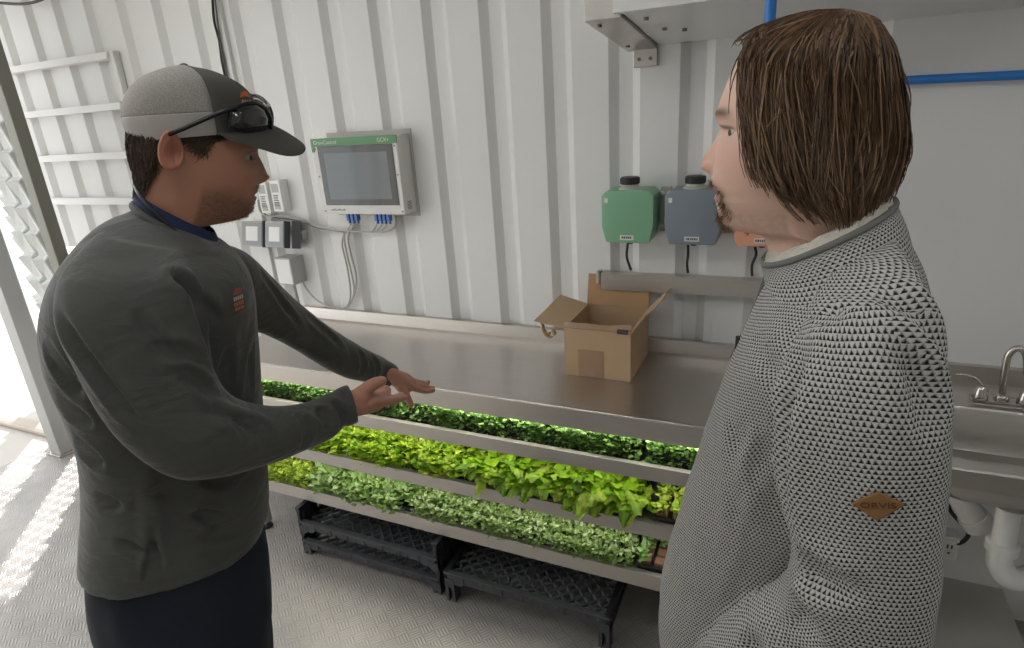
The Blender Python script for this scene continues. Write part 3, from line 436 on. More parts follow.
# ceiling LED battens; the last is added fill for the dark sink end
for i,(x,y) in enumerate([(-3.2,.1),(-1.9,.1),(-.6,.1),(.7,.1),(-2.6,.75),(-1.3,.75),(1.7,.75)]):
    t=thing('ceiling_light','long white LED batten on the ceiling, number %s row'%('near' if y<.5 else 'far'),'ceiling light',(x,y,ZC),'LED battens on the ceiling')
    t['label']='white LED batten on the ceiling above the camera side of the container'if y<.5 else 'white LED batten on the ceiling nearer the counter'
    obj('housing',box(MB(),x-.5,x+.5,y-.05,y+.05,ZC-.05,ZC-.001,.006),'white',t)
    obj('diffuser',box(MB(),x-.48,x+.48,y-.035,y+.035,ZC-.062,ZC-.048,.004),'led',t)
# ================================================================== white rails on the far left of the back wall
t=thing('wall_rack','white ladder of four horizontal rails fixed to the far left of the ribbed wall','wall rack',(-3.6,YB-.03,0))
for z in (2.205,1.968,1.726,1.484):
    prism(MB_:=MB(),[(YB-.055,z-.016),(YB-.001,z-.016),(YB-.001,z+.018),(YB-.045,z+.018)],0,-4.09,-3.165); obj('rail',MB_,'white',t)
mb=MB(); box(mb,-3.165,-3.135,YB-.035,YB-.001,.95,2.225,.003); obj('side_rail',mb,'wall',t)
# ================================================================== left rack: posts and hanging white towers
def post(x,y,label,w=.055,m='greypost'):
    t=thing('rack_post',label,'post',(x,y,0),'square steel posts of the grow rack')
    obj('upright',box(MB(),x-w,x+w,y-w*.9,y+w*.9,.012,ZC-.002,.004),m,t)
    mb=MB(); box(mb,x-w-.015,x+w+.015,y-w-.012,y+w+.012,0,.012,.002)
    for a in(-1,1):
        for b in(-1,1): lathe(mb,[(.006,.012),(.006,.018)],x+a*(w+.006),y+b*(w+.004),8)
    obj('foot_plate',mb,'steel',t)
post(-3.025,1.60,'dark grey square post rising from behind the shoulder of the man in the cap',.030)
post(-4.0,1.80,'light grey square post standing on the sunlit floor at the far left',.052,mat('light_grey_post',lin(160,160,158),.45,.3))
t=thing('rack_rail','beige floor rail running along the foot of the white growing towers','rail',(-3.8,1.98,0))
mb=MB(); prism(mb,[(1.88,0),(1.98,0),(1.98,.02),(1.96,.03),(1.90,.03),(1.88,.02)],0,-5.6,-3.1); obj('rail_body',mb,'beige',t)
def tower(loc,lab,first=[None]):
    if first[0]:
        return duplicate(first[0],loc,lab)
    x,y,_=loc; t=thing('growing_tower',lab,'growing tower',loc,'white growing towers at the open end')
    # zig-zag lipped channel: outline sampled along z
    v=[];f=[];zz=[]
    z=.12
    while z<2.55: zz+=[(z,.0),(z+.10,.032),(z+.118,.0)]; z+=.13
    def outl(e): return [(-.042-e*.4,-.035-e),(-.036-e*.4,-.04-e),(.0,-.030-e*.5),(.036+e*.4,-.04-e),(.042+e*.4,-.035-e),(.042,.04),(-.042,.04)]
    for zq,e in zz:
        v+=[(x+a,y+b,zq) for a,b in outl(e)]
    k=7
    for i in range(len(zz)-1):
        for j in range(k): f.append((i*k+j,i*k+(j+1)%k,(i+1)*k+(j+1)%k,(i+1)*k+j))
    f.append(tuple(range(k))[::-1]); f.append(tuple((len(zz)-1)*k+j for j in range(k)))
    mb=MB().add(v,f); obj('channel',mb,'tower',t)
    h=MB(); tube(h,[(x,y,2.55),(x,y,2.64),(x,y+.02,2.67),(x,y+.02,2.70)],.006,8); obj('hanger',h,'steel',t)
    first[0]=t; return t
words=['nearest the dark grey post','second from the dark grey post','seen low between the two grey posts','seen just right of the light grey post foot','at the left edge of the photo','furthest left at the frame edge','','second left of the light grey post','at the left edge of the photo','furthest left at the frame edge']
for i,(x,y) in enumerate([(-3.44,1.79),(-3.63,1.83),(-4.33,2.17),(-4.46,2.22),(-4.86,2.22),(-4.99,2.26)]):
    tower((x,y,0),'white zig-zag growing tower '+words[i])
t=thing('rack_beam','white top beam carrying the hanging growing towers','beam',(-3.8,1.78,2.70))
obj('beam_body',box(MB(),-5.6,-3.09,1.735,2.20,2.665,ZC-.001,.003),'white',t)
# ================================================================== stainless table with three shelves
YT=1.645; X0=-2.22; X1=.37
t=thing('steel_table','long stainless steel worktable with three planting shelves below the worktop','worktable',(-.9,1.9,0))
mb=MB(); prism(mb,[(YT,.835),(YT+.012,.835),(YT+.012,.872),(YB-.012,.872),(YB-.012,.948),(YB-.001,.948),(YB-.001,.953),(YB-.024,.953),(YB-.030,.903),(YB-.05,.899),(YT+.02,.899),(YT+.006,.902),(YT,.896)],0,X0,X1)
obj('worktop',mb,'steel',t)
mb=MB(); box(mb,X0,X1,YT-.004,YT+.004,.834,.901,.0015); obj('front_lip',mb,'steel_lip',t)
for (z,lh) in ((.739,.050),(.525,.052),(.316,.058)):
    mb=MB(); prism(mb,[(YT+.004,z-.034),(YB-.04,z-.034),(YB-.04,z-.028),(YT+.004,z-.028)],0,X0,X1); sh=obj('shelf',mb,'steel',t)
    mb=MB(); prism(mb,[(YT,z-lh),(YT+.004,z-lh),(YT+.004,z-.004),(YT+.02,z-.004),(YT+.02,z),(YT,z)],0,X0-.01,X1); obj('shelf_lip',mb,'steel_lip',sh)
for x in (X0+.03,X1-.03):
    for y in (YT+.04,YB-.07):
        mb=MB(); box(mb,x-.022,x+.022,y-.022,y+.022,.03,.875,.003); l=obj('leg',mb,'steel',t)
        mb=MB(); lathe(mb,[(.012,.0301),(.012,.02),(.026,.012),(.028,0)],x,y,14); obj('foot',mb,'black',l)
# LED strips added under worktop and shelves to brighten the plants
for z in (.868,.70,.486):
    t=thing('added_fill_strip','added LED strip brightening the plants under the %s'%({.868:'worktop',.70:'top shelf',.486:'middle shelf'}[z]),'added fill light',(-.9,1.68,z),'added fill strips under the shelves')
    obj('fill_strip_housing',box(MB(),X0+.1,X1-.1,1.665,1.695,z-.012,z-.0005,.002),'white',t)
    obj('fill_strip_diffuser',box(MB(),X0+.11,X1-.11,1.669,1.691,z-.015,z-.012),emit('fill_strip_glow',(1,.97,.9,1),FILL_STRIP*(3.2 if z>.8 else .9)),t)
# ================================================================== trays of seedlings
def leaves(n,x0,x1,y0,y1,z,hz,size,cols,seed,spread=.5,clump=0,droop=0,dome=.35):
    """small folded leaves on a tray; returns vertices, faces and colours"""
    r=np.random.default_rng(seed); V=[];F=[];K=[]
    cl=r.uniform([x0,0],[x1,1],(max(clump,1),2)); cl[:,1]=y0-.01+(y1-y0)*cl[:,1]**1.7
    for i in range(n):
        x=r.uniform(x0,x1); y=y0-.012+(y1-y0)*r.uniform(0,1)**1.9
        if clump:
            c=cl[r.integers(clump)]; x=min(max(c[0]+r.normal(0,.022),x0-.008),x1+.008); y=min(max(c[1]+r.normal(0,.022),y0-.014),y1)
        e=min((x-x0+.012)/.03,(x1-x+.012)/.03,(y-y0+.012)/.03,1); e=max(e,.15)
        h=hz*(1-dome+dome*e)*(1.05-.75*r.uniform(0,1)**2.0)
        if y<y0+.012 and hz>.06: h=hz*r.uniform(-.12,.85); y-=r.uniform(0,.012)
        s=size*r.uniform(.65,1.2)
        az=r.uniform(0,2*PI); el=r.uniform(-.35-droop,.75)
        d=np.array([math.cos(az)*math.cos(el),math.sin(az)*math.cos(el),math.sin(el)]); sd=np.array([-math.sin(az),math.cos(az),0]); up=np.cross(d,sd)*-1
        b=np.array([x,y,z+h]); o=len(V); w=s*.42
        V+=[b,b+d*s*.45+sd*w+up*s*.08,b+d*s*.5-up*s*.05,b+d*s*.45-sd*w+up*s*.08,b+d*s-up*s*.12]
        F+=[(o,o+2,o+1),(o,o+3,o+2),(o+2,o+4,o+1),(o+2,o+3,o+4)]
        k=np.array(cols[r.integers(len(cols))])*r.uniform(.75,1.2); K+=[(*np.clip(k[:3],0,1),1)]*5
        if i%7==0:
            o=len(V); q=np.array([x+r.normal(0,.004),y+r.normal(0,.004),z]); V+=[q,q+np.array([.0015,0,0]),b+np.array([.0012,0,0]),b]; F.append((o,o+1,o+2,o+3)); K+=[(*(np.array(cols[0][:3])*.9),1)]*4
    return V,F,K
def traybody(x0,x1,y0,y1,z,h=.042):
    mb=MB(); w=.004
    for a in ((x0,x1,y0,y0+w),(x0,x1,y1-w,y1),(x0,x0+w,y0+w,y1-w),(x1-w,x1,y0+w,y1-w)): box(mb,a[0],a[1],a[2],a[3],z,z+h)
    box(mb,x0+w,x1-w,y0+w,y1-w,z,z+.003)
    for a in ((x0-.005,x1+.005,y0-.006,y0+.002),(x0-.005,x1+.005,y1-.002,y1+.006)): box(mb,a[0],a[1],a[2],a[3],z+h-.005,z+h+.001)
    n=8
    for i in range(n): xx=x0+(i+.5)*(x1-x0)/n; box(mb,xx-.004,xx+.004,y0-.003,y0+.001,z,z+h-.006)
    return mb
def tray(x0,x1,y0,z,kind,label,seed,group,depth=.46):
    y1=y0+depth; t=thing('seedling_tray',label,'seedling tray',((x0+x1)/2,(y0+y1)/2,z),group)
    obj('tray_body',traybody(x0,x1,y0,y1,z),'crate',t)
    obj('soil',box(MB(),x0+.004,x1-.004,y0+.004,y1-.004,z+.003,z+.034),'soil',t)
    a=(x0+.004,x1-.004,y0+.004,y0+.30); zt=z+.028
    if kind=='dark': V,F,K=leaves(2400,*a,zt,.092,.020,[lin(92,126,56),lin(106,144,66),lin(134,170,92),lin(72,102,44)],seed,clump=110,dome=.2)
    elif kind=='lime': V,F,K=leaves(1700,*a,zt,.088,.031,[lin(188,214,60),lin(168,202,54),lin(206,226,90),lin(136,178,50)],seed,clump=100,dome=.2)
    elif kind=='mid': V,F,K=leaves(2800,*a,zt,.070,.019,[lin(146,172,98),lin(164,188,118),lin(120,150,74),lin(192,208,156)],seed,clump=140,dome=.2)
    elif kind=='broad': V,F,K=leaves(1300,*a,zt,.072,.034,[lin(152,182,104),lin(132,164,84),lin(176,200,134)],seed,clump=90,dome=.2)
    elif kind=='yellow': V,F,K=leaves(1500,*a,zt,.068,.024,[lin(188,206,70),lin(160,188,60),lin(140,160,66)],seed,clump=90,dome=.2)
    elif kind=='plugs':
        V=[];F=[];K=[]; r=np.random.default_rng(seed); mb=MB(); nx=int((x1-x0)/.045)
        for i in range(nx):
            for j in range(6):
                cx=x0+(i+.5)*(x1-x0)/nx; cy=y0+.028+j*.045; box(mb,cx-.017,cx+.017,cy-.017,cy+.017,z+.03,z+.052,.004)
                if (kind2.get(seed,0)==1 and i in (1,2) and j<2): continue
                v,f,k=leaves(20,cx-.018,cx+.018,cy-.018,cy+.018,z+.045,.05,.024,[lin(176,204,60),lin(200,216,90),lin(150,184,60)] if kind2.get(seed,0)==0 else [lin(118,158,84),lin(150,184,112)],int(r.integers(1e6)),dome=.1)
                o=len(V); V+=v; F+=[tuple(q+o for q in ff) for ff in f]; K+=k
        obj('plugs',mb,'plug',t)
    elif kind=='lettuce': 
        V,F,K=leaves(300,*a,zt,.08,.05,[lin(150,190,44)],seed); v,f,k=lettuce(x0,x1,y0,zt,seed)
        o=len(V); V+=v; F+=[tuple(q+o for q in ff) for ff in f]; K+=k
    obj('greens',MB().add(V,F),'leaf',t,smooth=(kind=='lettuce'),cols=K)
    return t
kind2={901:0,902:1}
def lettuce(x0,x1,y0,z,seed):
    r=np.random.default_rng(seed); V=[];F=[];K=[]; cols=[lin(176,204,62),lin(150,188,56),lin(196,214,88),lin(124,166,46),lin(164,196,70)]
    nh=int((x1-x0)/.058); heads=[(x0+.03+(x1-x0-.06)*i/(nh-1)+r.normal(0,.006),y0+.045+r.normal(0,.008)+.075*j) for j in range(3) for i in range(nh)]
    for hx,hy in heads:
        for i in range(13):
            az=r.uniform(0,2*PI); 
            if hy<y0+.07 and r.random()<.5: az=-PI/2+r.normal(0,.55)
            Ln=r.uniform(.09,.15); w=r.uniform(.015,.024); bend=r.uniform(1.2,2.9); el0=r.uniform(.8,1.5); col=np.array(cols[r.integers(len(cols))][:3])*r.uniform(.8,1.15); tw=r.normal(0,.5)
            nu,nv=12,9; p=np.array([hx,hy,z+.018]); o=len(V); el=el0; ph=r.uniform(0,6)
            for a in range(nu):
                tt=a/(nu-1); dv=np.array([math.cos(az)*math.cos(el),math.sin(az)*math.cos(el),math.sin(el)]); sd=np.array([-math.sin(az),math.cos(az),.25*math.sin(tw)]); up=np.cross(sd,dv)
                ww=w*(.22+1.12*math.sin(tt**.85*PI*.90))
                for b in range(nv):
                    s=b/(nv-1)*2-1; V.append(p+sd*ww*s+up*(.35*ww*abs(s)**1.5+.012*math.sin(ph+a*1.15+b*.95)*abs(s)**1.5)); kk=col*(1.0 if abs(s)>.2 else 1.18)*(1-.15*(1-tt)); K.append((*np.clip(kk*(.94+.12*math.sin(ph+a*1.15+b*.95)),0,1),1))
                p=p+dv*Ln/(nu-1); el-=bend/(nu-1)
            for a in range(nu-1):
                for b in range(nv-1): F.append((o+a*nv+b,o+a*nv+b+1,o+(a+1)*nv+b+1,o+(a+1)*nv+b))
    return V,F,K
ordw=['leftmost','second from the left','third from the left','fourth from the left','fifth from the left','sixth from the left','seventh from the left','eighth from the left','ninth from the left']
G1='trays of dark green microgreens on the top shelf'; G2='trays of lime green lettuce on the middle shelf'; G3='trays of mid green seedlings on the bottom shelf'
z=.7115
e=[-2.08,-1.795,-1.51,-1.225,-.94,-.655]
for i in range(5): tray(e[i],e[i+1]-.012,1.70,z,'dark','black tray of dark green microgreens on the top shelf, %s'%ordw[i],10+i,G1)
tray(-.655,-.388,1.70,z,'dark','black tray of dark green microgreens on the top shelf, just left of the bare gap',16,G1)
tray(-.352,-.07,1.70,z,'dark','black tray of dark green microgreens on the top shelf, right of the bare gap',17,G1)
z=.4975
e=[-2.02,-1.70]
tray(-2.02,-1.675,1.68,z,'lime','black tray of lime lettuce seedlings on the middle shelf, leftmost under the forearm',20,G2)
for i,(a,b,w) in enumerate([(-1.655,-1.335,'second from the left'),(-1.322,-1.035,'third from the left, beside the big lettuces')]): tray(a,b,1.68,z,'lime','black tray of lime lettuce seedlings, middle shelf, '+w,21+i,G2)
tray(-1.02,-.70,1.675,z,'lettuce','tray of big leafy lettuces hanging over the middle shelf edge, left of the two',31,'trays of large overhanging lettuce')
tray(-.69,-.385,1.675,z,'lettuce','tray of big leafy lettuces hanging over the middle shelf edge, right of the two',32,'trays of large overhanging lettuce')
tray(-.335,-.075,1.67,z,'plugs','black plug tray of sparse lime seedlings, right of the overhanging lettuces',901,G2)
z=.2885
ks=['yellow','broad','broad','mid','mid','mid']
e=[-2.115,-1.83,-1.555,-1.285,-1.00,-.705,-.40]
lab=['yellow-green seedlings','broad pale leaved seedlings, second from the left','broad pale leaved seedlings, third from the left','fine mid green seedlings, fourth from the left','fine mid green seedlings, fifth from the left','fine mid green seedlings, sixth from the left']
for i in range(6): tray(e[i],e[i+1]-.012,1.672,z,ks[i],'black tray on the bottom shelf with '+lab[i],40+i,G3)
tray(-.385,-.10,1.672,z,'plugs','plug tray with bare brown squares at the right end of the bottom shelf',902,G3)
# ================================================================== black crates on the floor
def crate(name,x0,x1,y0,y1,z0,label,legh,rail,endh,group,lift=.012):
    t=thing(name,label,'crate',((x0+x1)/2,(y0+y1)/2,z0),group)
    zf=z0+legh; zr=zf+rail
    mb=MB()   # lattice floor
    d=.052; nx=int((x1-x0)/d); ny=int((y1-y0)/d)+1; bw=.0032; zz=zf+lift
    L=[]
    for k in range(-ny-2,nx+2):
        for s in (1,-1):
            xa=x0+k*d if s==1 else x0+(k+ny)*d; 
            # line from (xa,y0) going +s x with y
            ya=y0; xb=xa+s*(y1-y0); yb=y1
            def clip(xa,ya,xb,yb):
                for (xm,sg) in ((x0,1),(x1,-1)):
                    if sg*(xa-xm)<0 and sg*(xb-xm)<0: return None
                    if sg*(xa-xm)<0: tt=(xm-xa)/(xb-xa); ya=ya+tt*(yb-ya); xa=xm
                    if sg*(xb-xm)<0: tt=(xm-xa)/(xb-xa); yb=ya+tt*(yb-ya); xb=xm
                return xa,ya,xb,yb
            c=clip(xa,ya,xb,yb)
            if c and math.hypot(c[0]-c[2],c[1]-c[3])>.02: L.append(c)
    for xa,ya,xb,yb in L:
        dx,dy=xb-xa,yb-ya; l=math.hypot(dx,dy); nx_,ny_=-dy/l*bw,dx/l*bw
        q=[(xa+nx_,ya+ny_),(xa-nx_,ya-ny_),(xb-nx_,yb-ny_),(xb+nx_,yb+ny_)]
        mb.add([(a,b,zz) for a,b in q]+[(a,b,zz+.012) for a,b in q],[(4,5,6,7),(3,2,1,0),(0,1,5,4),(1,2,6,5),(2,3,7,6),(3,0,4,7)])
    obj('lattice_floor',mb,'crate3',t)
    for nm,ya,yb in (('front_rail',y0,y0+.014),('rear_rail',y1-.014,y1)):
        mb=MB(); pr=[(x0,zf-.004),(x0+.07,zf-.004),(x0+.09,zf+.010),(x1-.09,zf+.010),(x1-.07,zf-.004),(x1,zf-.004),(x1,zr),(x0,zr)]
        prism(mb,pr,1,ya,yb); box(mb,x0,x1,ya-.005,yb+.005,zr-.006,zr+.003,.0015)
        k=8
        for i in range(1,k): xx=x0+i*(x1-x0)/k; box(mb,xx-.003,xx+.003,ya-.004,yb+.004,zf+.012,zr-.006)
        obj(nm,mb,'crate2',t)
    for xa,xb,sg in ((x0,x0+.016,-1),(x1-.016,x1,1)):
        mb=MB(); H=z0+endh
        # end panel with hand-hole: frame of four pieces and ribs
        ym=(y0+y1)/2
        box(mb,xa,xb,y0,y1,zf-.004,H-.075,.002); box(mb,xa,xb,y0,y0+.11,H-.075,H-.02,.002); box(mb,xa,xb,y1-.11,y1,H-.075,H-.02,.002); box(mb,xa-.004,xb+.004,y0,y1,H-.022,H,.003)
        for yy in (y0+.02,y0+.05,y0+.08,y1-.08,y1-.05,y1-.02): box(mb,xa-.006,xb+.006,yy-.003,yy+.003,zf,H-.004)
        obj('end_panel',mb,'crate',t)
    for x in (x0,x1-.04):
        for y in (y0-.002,y1-.038):
            mb=MB(); prism(mb,[(x,z0),(x+.012,z0),(x+.014,zf-.02),(x+.026,zf-.02),(x+.028,z0),(x+.04,z0),(x+.04,zf+.02),(x,zf+.02)],1,y,y+.04); obj('foot',mb,'crate2',t)
    return t
crate('stacking_crate',-1.875,-1.160,1.60,2.02,0,'black stacking crate on the floor, bottom of the left stack',.035,.040,.118,'stacking crates under the table')
crate('stacking_crate',-1.875,-1.160,1.60,2.02,.1185,'black stacking crate on the left, sitting on top of another crate',.012,.045,.125,'stacking crates under the table')
crate('stacking_crate',-1.125,-.462,1.585,2.06,0,'black crate with raised diamond lattice, right of the stacked pair',.090,.048,.142,'stacking crates under the table',.030)
# ================================================================== cardboard box
t=thing('cardboard_box','open brown cardboard box with raised flaps on the steel worktop','box',(-.585,2.04,.899))
bx0,bx1,by0,by1,bz0,bz1=-.706,-.466,1.90,2.183,.8995,1.082; w=.004
mb=MB(); box(mb,bx0,bx1,by0,by0+w,bz0,bz1); box(mb,bx0,bx1,by1-w,by1,bz0,bz1); box(mb,bx0,bx0+w,by0+w,by1-w,bz0,bz1); box(mb,bx1-w,bx1,by0+w,by1-w,bz0,bz1); box(mb,bx0+w,bx1-w,by0+w,by1-w,bz0,bz0+w)
obj('box_body',mb,'card',t)
def flap(name,a,b,c,d,m='card',th=.004,wave=0,nu=8,nv=5,seed=1):
    a,b,c,d=[np.array(q,float) for q in (a,b,c,d)]; nrm=np.cross(b-a,d-a); nrm/=np.linalg.norm(nrm); r=np.random.default_rng(seed); V=[];F=[]
    ph=r.uniform(0,6,3)
    for s in (0,1):
        for i in range(nu+1):
            for j in range(nv+1):
                u,v=i/nu,j/nv; p=(1-v)*((1-u)*a+u*b)+v*((1-u)*d+u*c); p=p+nrm*(th*s+wave*v*(math.sin(ph[0]+u*7)+.5*math.sin(ph[1]+u*15))); V.append(p)
    k=(nu+1)*(nv+1); I=lambda i,j,s:s*k+i*(nv+1)+j
    for i in range(nu):
        for j in range(nv): F+= [(I(i,j,0),I(i,j+1,0),I(i+1,j+1,0),I(i+1,j,0)),(I(i,j,1),I(i+1,j,1),I(i+1,j+1,1),I(i,j+1,1))]
    for i in range(nu): F+=[(I(i,0,0),I(i+1,0,0),I(i+1,0,1),I(i,0,1)),(I(i+1,nv,0),I(i,nv,0),I(i,nv,1),I(i+1,nv,1))]
    for j in range(nv): F+=[(I(0,j+1,0),I(0,j,0),I(0,j,1),I(0,j+1,1)),(I(nu,j,0),I(nu,j+1,0),I(nu,j+1,1),I(nu,j,1))]
    return obj(name,MB().add(V,F),m,t)
flap('flap',(bx0,by1-w,bz1),(bx1,by1-w,bz1),(bx1+.002,by1+.012,bz1+.118),(bx0+.004,by1+.012,bz1+.12),'cardin',wave=.0015)
flap('flap',(bx0,by1,bz1),(bx0,by0,bz1),(bx0-.118,by0+.012,bz1+.012),(bx0-.112,by1-.004,bz1+.030),'card',wave=.001)
flap('flap',(bx1,by0,bz1),(bx1,by1,bz1),(bx1+.085,by1-.01,bz1+.085),(bx1+.050,by0+.01,bz1+.062),'card',wave=.004,seed=5)
# narrow torn front flap folded over the rim
flap('flap',(bx0,by0,bz1-.002),(bx1,by0,bz1-.002),(bx1,by0+.022,bz1+.016),(bx0,by0+.016,bz1+.010),'tape',wave=.004,seed=3,nu=24)
mb=MB(); box(mb,-.655,-.56,by0-.0012,by0,bz0+.002,bz0+.105); obj('tape_strip',mb,'tape',t)
mb=MB(); box(mb,-.512,-.474,by0-.006,by0+.012,bz1-.006,bz1+.009,.002); obj('printed_label',mb,'darktape',t)
mb=MB()   # curled tape hanging from the left flap
P=[(-.80,1.925,1.088),(-.793,1.92,1.060),(-.780,1.918,1.036),(-.760,1.917,1.030),(-.748,1.917,1.044),(-.756,1.917,1.058),(-.770,1.917,1.052),(-.768,1.917,1.042)]
pp,_=smoothpath(P,5); V=[];F=[]
for q in pp: V+=[(q[0],q[1]-.012,q[2]),(q[0],q[1]+.016,q[2]),(q[0]+.0008,q[1]+.016,q[2]+.0008),(q[0]+.0008,q[1]-.012,q[2]+.0008)]
for i in range(len(pp)-1):
    for k in range(4): F.append((i*4+k,i*4+(k+1)%4,(i+1)*4+(k+1)%4,(i+1)*4+k))
mb.add(V,F); obj('curled_tape',mb,mat('pale_tape',lin(206,176,138),.35),t,smooth=True)
# ================================================================== nutrient jugs and their rail
def jug(cx,m,colorword,label,w=.184):
    z0,z1=1.350,1.534; y0,y1=2.085,2.205
    t=thing('nutrient_jug',label,'jug',(cx,2.15,z0),'plastic nutrient jugs on the ribbed wall')
    h=w/2; 
    out=[(cx-h,z0+.06),(cx-h+.014,z0+.004),(cx-h+.02,z0),(cx+h-.02,z0),(cx+h-.014,z0+.004),(cx+h,z0+.06),(cx+h,z1-.018),(cx+h-.018,z1-.002),(cx+h-.05,z1),(cx-h+.05,z1),(cx-h+.018,z1-.002),(cx-h,z1-.018)]
    mb=MB(); prism(mb,out,1,y0,y1,bev=.006)
    obj('jug_body',mb,m,t,smooth='auto')
    mb=MB(); lathe(mb,[(.040,z1-.004),(.038,z1+.004),(.030,z1+.010),(.029,z1+.022)],cx-.0,y0+.045,24); obj('neck',mb,'neck',t,smooth='auto')
    mb=MB(); lathe(mb,[(.030,z1+.016),(.033,z1+.018),(.033,z1+.038),(.030,z1+.041),(.012,z1+.041)],cx,y0+.045,28)
    for k in range(28): a=2*PI*k/28; box(mb,cx+.033*math.cos(a)-.001,cx+.033*math.cos(a)+.001,y0+.045+.033*math.sin(a)-.001,y0+.045+.033*math.sin(a)+.001,z1+.019,z1+.037)
    obj('cap',mb,'black',t,smooth='auto')
    mb=MB(); box(mb,cx-.024,cx+.024,y0-.0012,y0+.001,z0+.012,z0+.028); 
    l=obj('label_strip',mb,'label',t)
    mb=MB(); r=random.Random(int(cx*1000))
    x=cx-.019
    while x<cx+.017: ww=r.uniform(.003,.006); box(mb,x,x+ww,y0-.0016,y0-.001,z0+.016,z0+.024); x+=ww+.002
    obj('label_print',mb,'ink',l)
    mb=MB(); box(mb,cx-h+.012,cx-h+.024,y0-.0012,y0+.001,z1-.042,z1-.026); obj('level_sticker',mb,'label',t)
    mb=MB(); lathe(mb,[(.010,z0-.012),(.012,z0+.002)],cx-.0,y0+.05,12); obj('outlet_nipple',mb,'black',t)
jug(-.525,'green','green','green plastic nutrient jug with black cap, left of the dark blue jug')
jug(-.303,'navy','navy','dark blue-grey nutrient jug with black cap, between the green and orange jugs')
jug(-.083,'orange','orange','orange nutrient jug half hidden behind the long-haired man\'s chin')
mb=MB()
for cx in (-.414,-.192):
    for dz in (1.375,1.490):
        pass
for i,(cx) in enumerate((-.414,-.192)):
    t=thing('jug_bracket','pale plastic bracket with four screws between the %s'%('green and blue jugs' if i==0 else 'blue and orange jugs'),'bracket',(cx,2.2,1.35))
    obj('bracket_plate',box(MB(),cx-.020,cx+.020,YB-.012,YB-.001,1.370,1.530,.003),'neck',t)
    mb=MB()
    for zz in (1.392,1.508):
        for sx in (-.012,.010):
            tube(mb,[(cx+sx,YB-.022,zz),(cx+sx,YB-.010,zz)],.0075,10,1,smooth=False)
    obj('screw_heads',mb,'label',t)
names=['green','dark blue','orange']
for i,p in enumerate(JUGTUBES):
    o=obj('feed_tube',tube(MB(),p,.0048,10,6),'cable',smooth=True,base=p[-1]); tag(o,'short black tube hanging below the %s jug'%names[i],'tube','black feed tubes below the jugs')
t=thing('wall_rail','stainless steel rail on the wall below the nutrient jugs','rail',(-.2,2.2,1.15))
mb=MB(); prism(mb,[(YB-.05,1.148),(YB-.047,1.148),(YB-.047,1.205),(YB-.002,1.205),(YB-.002,1.209),(YB-.05,1.209)],0,-.648,.25); obj('rail_channel',mb,'steel_lip',t)
mb=MB(); box(mb,-.668,-.655,YB-.04,YB-.001,1.165,1.215,.002); obj('end_clip',mb,'steel',t)
# ================================================================== grow controller
t=thing('wall_controller','white wall controller box with green header and dark screen','controller',(-1.69,2.2,1.43))
mb=MB(); box(mb,-1.905,-1.462,YB-.006,YB-.001,1.415,1.776,.002); obj('back_plate',mb,'ctrlside',t)
fx0,fx1,fz0,fz1,fy=-1.912,-1.472,1.436,1.757,2.12
mb=MB(); box(mb,fx0,fx1,fy,YB-.006,fz0,fz1,.004); obj('enclosure',mb,['ctrl'],t)
mb=MB(); box(mb,fx0-.001,fx1+.001,fy-.003,fy+.004,fz1-.032,fz1+.001,.001); gh=obj('header_band',mb,'grass_green',t)
box(mb:=MB(),fx0-.001,fx0+.014,fy-.0028,fy+.004,fz1-.055,fz1-.031); obj('header_corner',mb,'grass_green',gh)
mb=MB(); box(mb,-1.882,-1.494,fy-.003,fy+.002,1.476,1.724,.001); bz=obj('screen_bezel',mb,'bezel',t)
mb=MB(); box(mb,-1.852,-1.524,fy-.0036,fy-.0028,1.502,1.695); obj('screen',mb,'screen',bz)
text('header_lettering','GrowControl','label',t,(-1.835,fy-.0036,fz1-.017),.022,FACE_Y)
text('model_lettering','GCX+','label',t,(-1.535,fy-.0036,fz1-.017),.022,FACE_Y)
mb=MB()
for x in (-1.895,-1.484):
    for zz in (1.450,1.60,1.715): tube(mb,[(x,fy-.003,zz),(x,fy+.002,zz)],.0035,8,1,smooth=False)
obj('screws',mb,'screw',t)
mb=MB()
for i in range(9): box(mb,-1.86+i*.009,-1.855+i*.009,fy-.0006,fy+.001,1.452,1.456+.002*(i%3))
obj('small_print',mb,'ink',t)
mb=MB(); [box(mb,fx1-.001,fx1+.001,2.145,2.175,1.455+.006*i,1.4575+.006*i) for i in range(6)]; obj('side_vents',mb,'darkdev',t)
for i,p in enumerate(PLUGS):
    tt=thing('network_plug','small blue network plug under the controller, %s of the %s cluster'%((['first','second','third','last'][i if i<3 else i-3]),'left' if i<3 else 'right'),'plug',(p[0],p[1],p[2]),'blue network plugs under the controller')
    obj('plug_body',box(MB(),p[0]-.007,p[0]+.007,2.13,2.155,1.405,1.435,.002),'blue',tt); obj('strain_relief',box(MB(),p[0]-.004,p[0]+.004,2.137,2.148,1.392,1.406,.001),'blue',tt)
cl=['long grey cable looping from the switches to the controller','thin grey cable running below the long loop','drooping grey cable, left one of the vertical bundle','drooping grey cable, right one of the vertical bundle','grey cable running from the bundle down to the switch box','short grey lead below the left blue plugs','second short grey lead below the left blue plugs','short grey lead below the right blue plugs','second short grey lead below the right blue plugs','third short grey lead below the right blue plugs']
for i,p in enumerate(CABLES):
    o=obj('cable',tube(MB(),p,.0045 if i in(0,2,3,4) else .003,8,5),'wcable' if i not in (1,) else 'dcable',smooth=True,base=p[0]); tag(o,cl[i],'cable','grey cables around the controller')
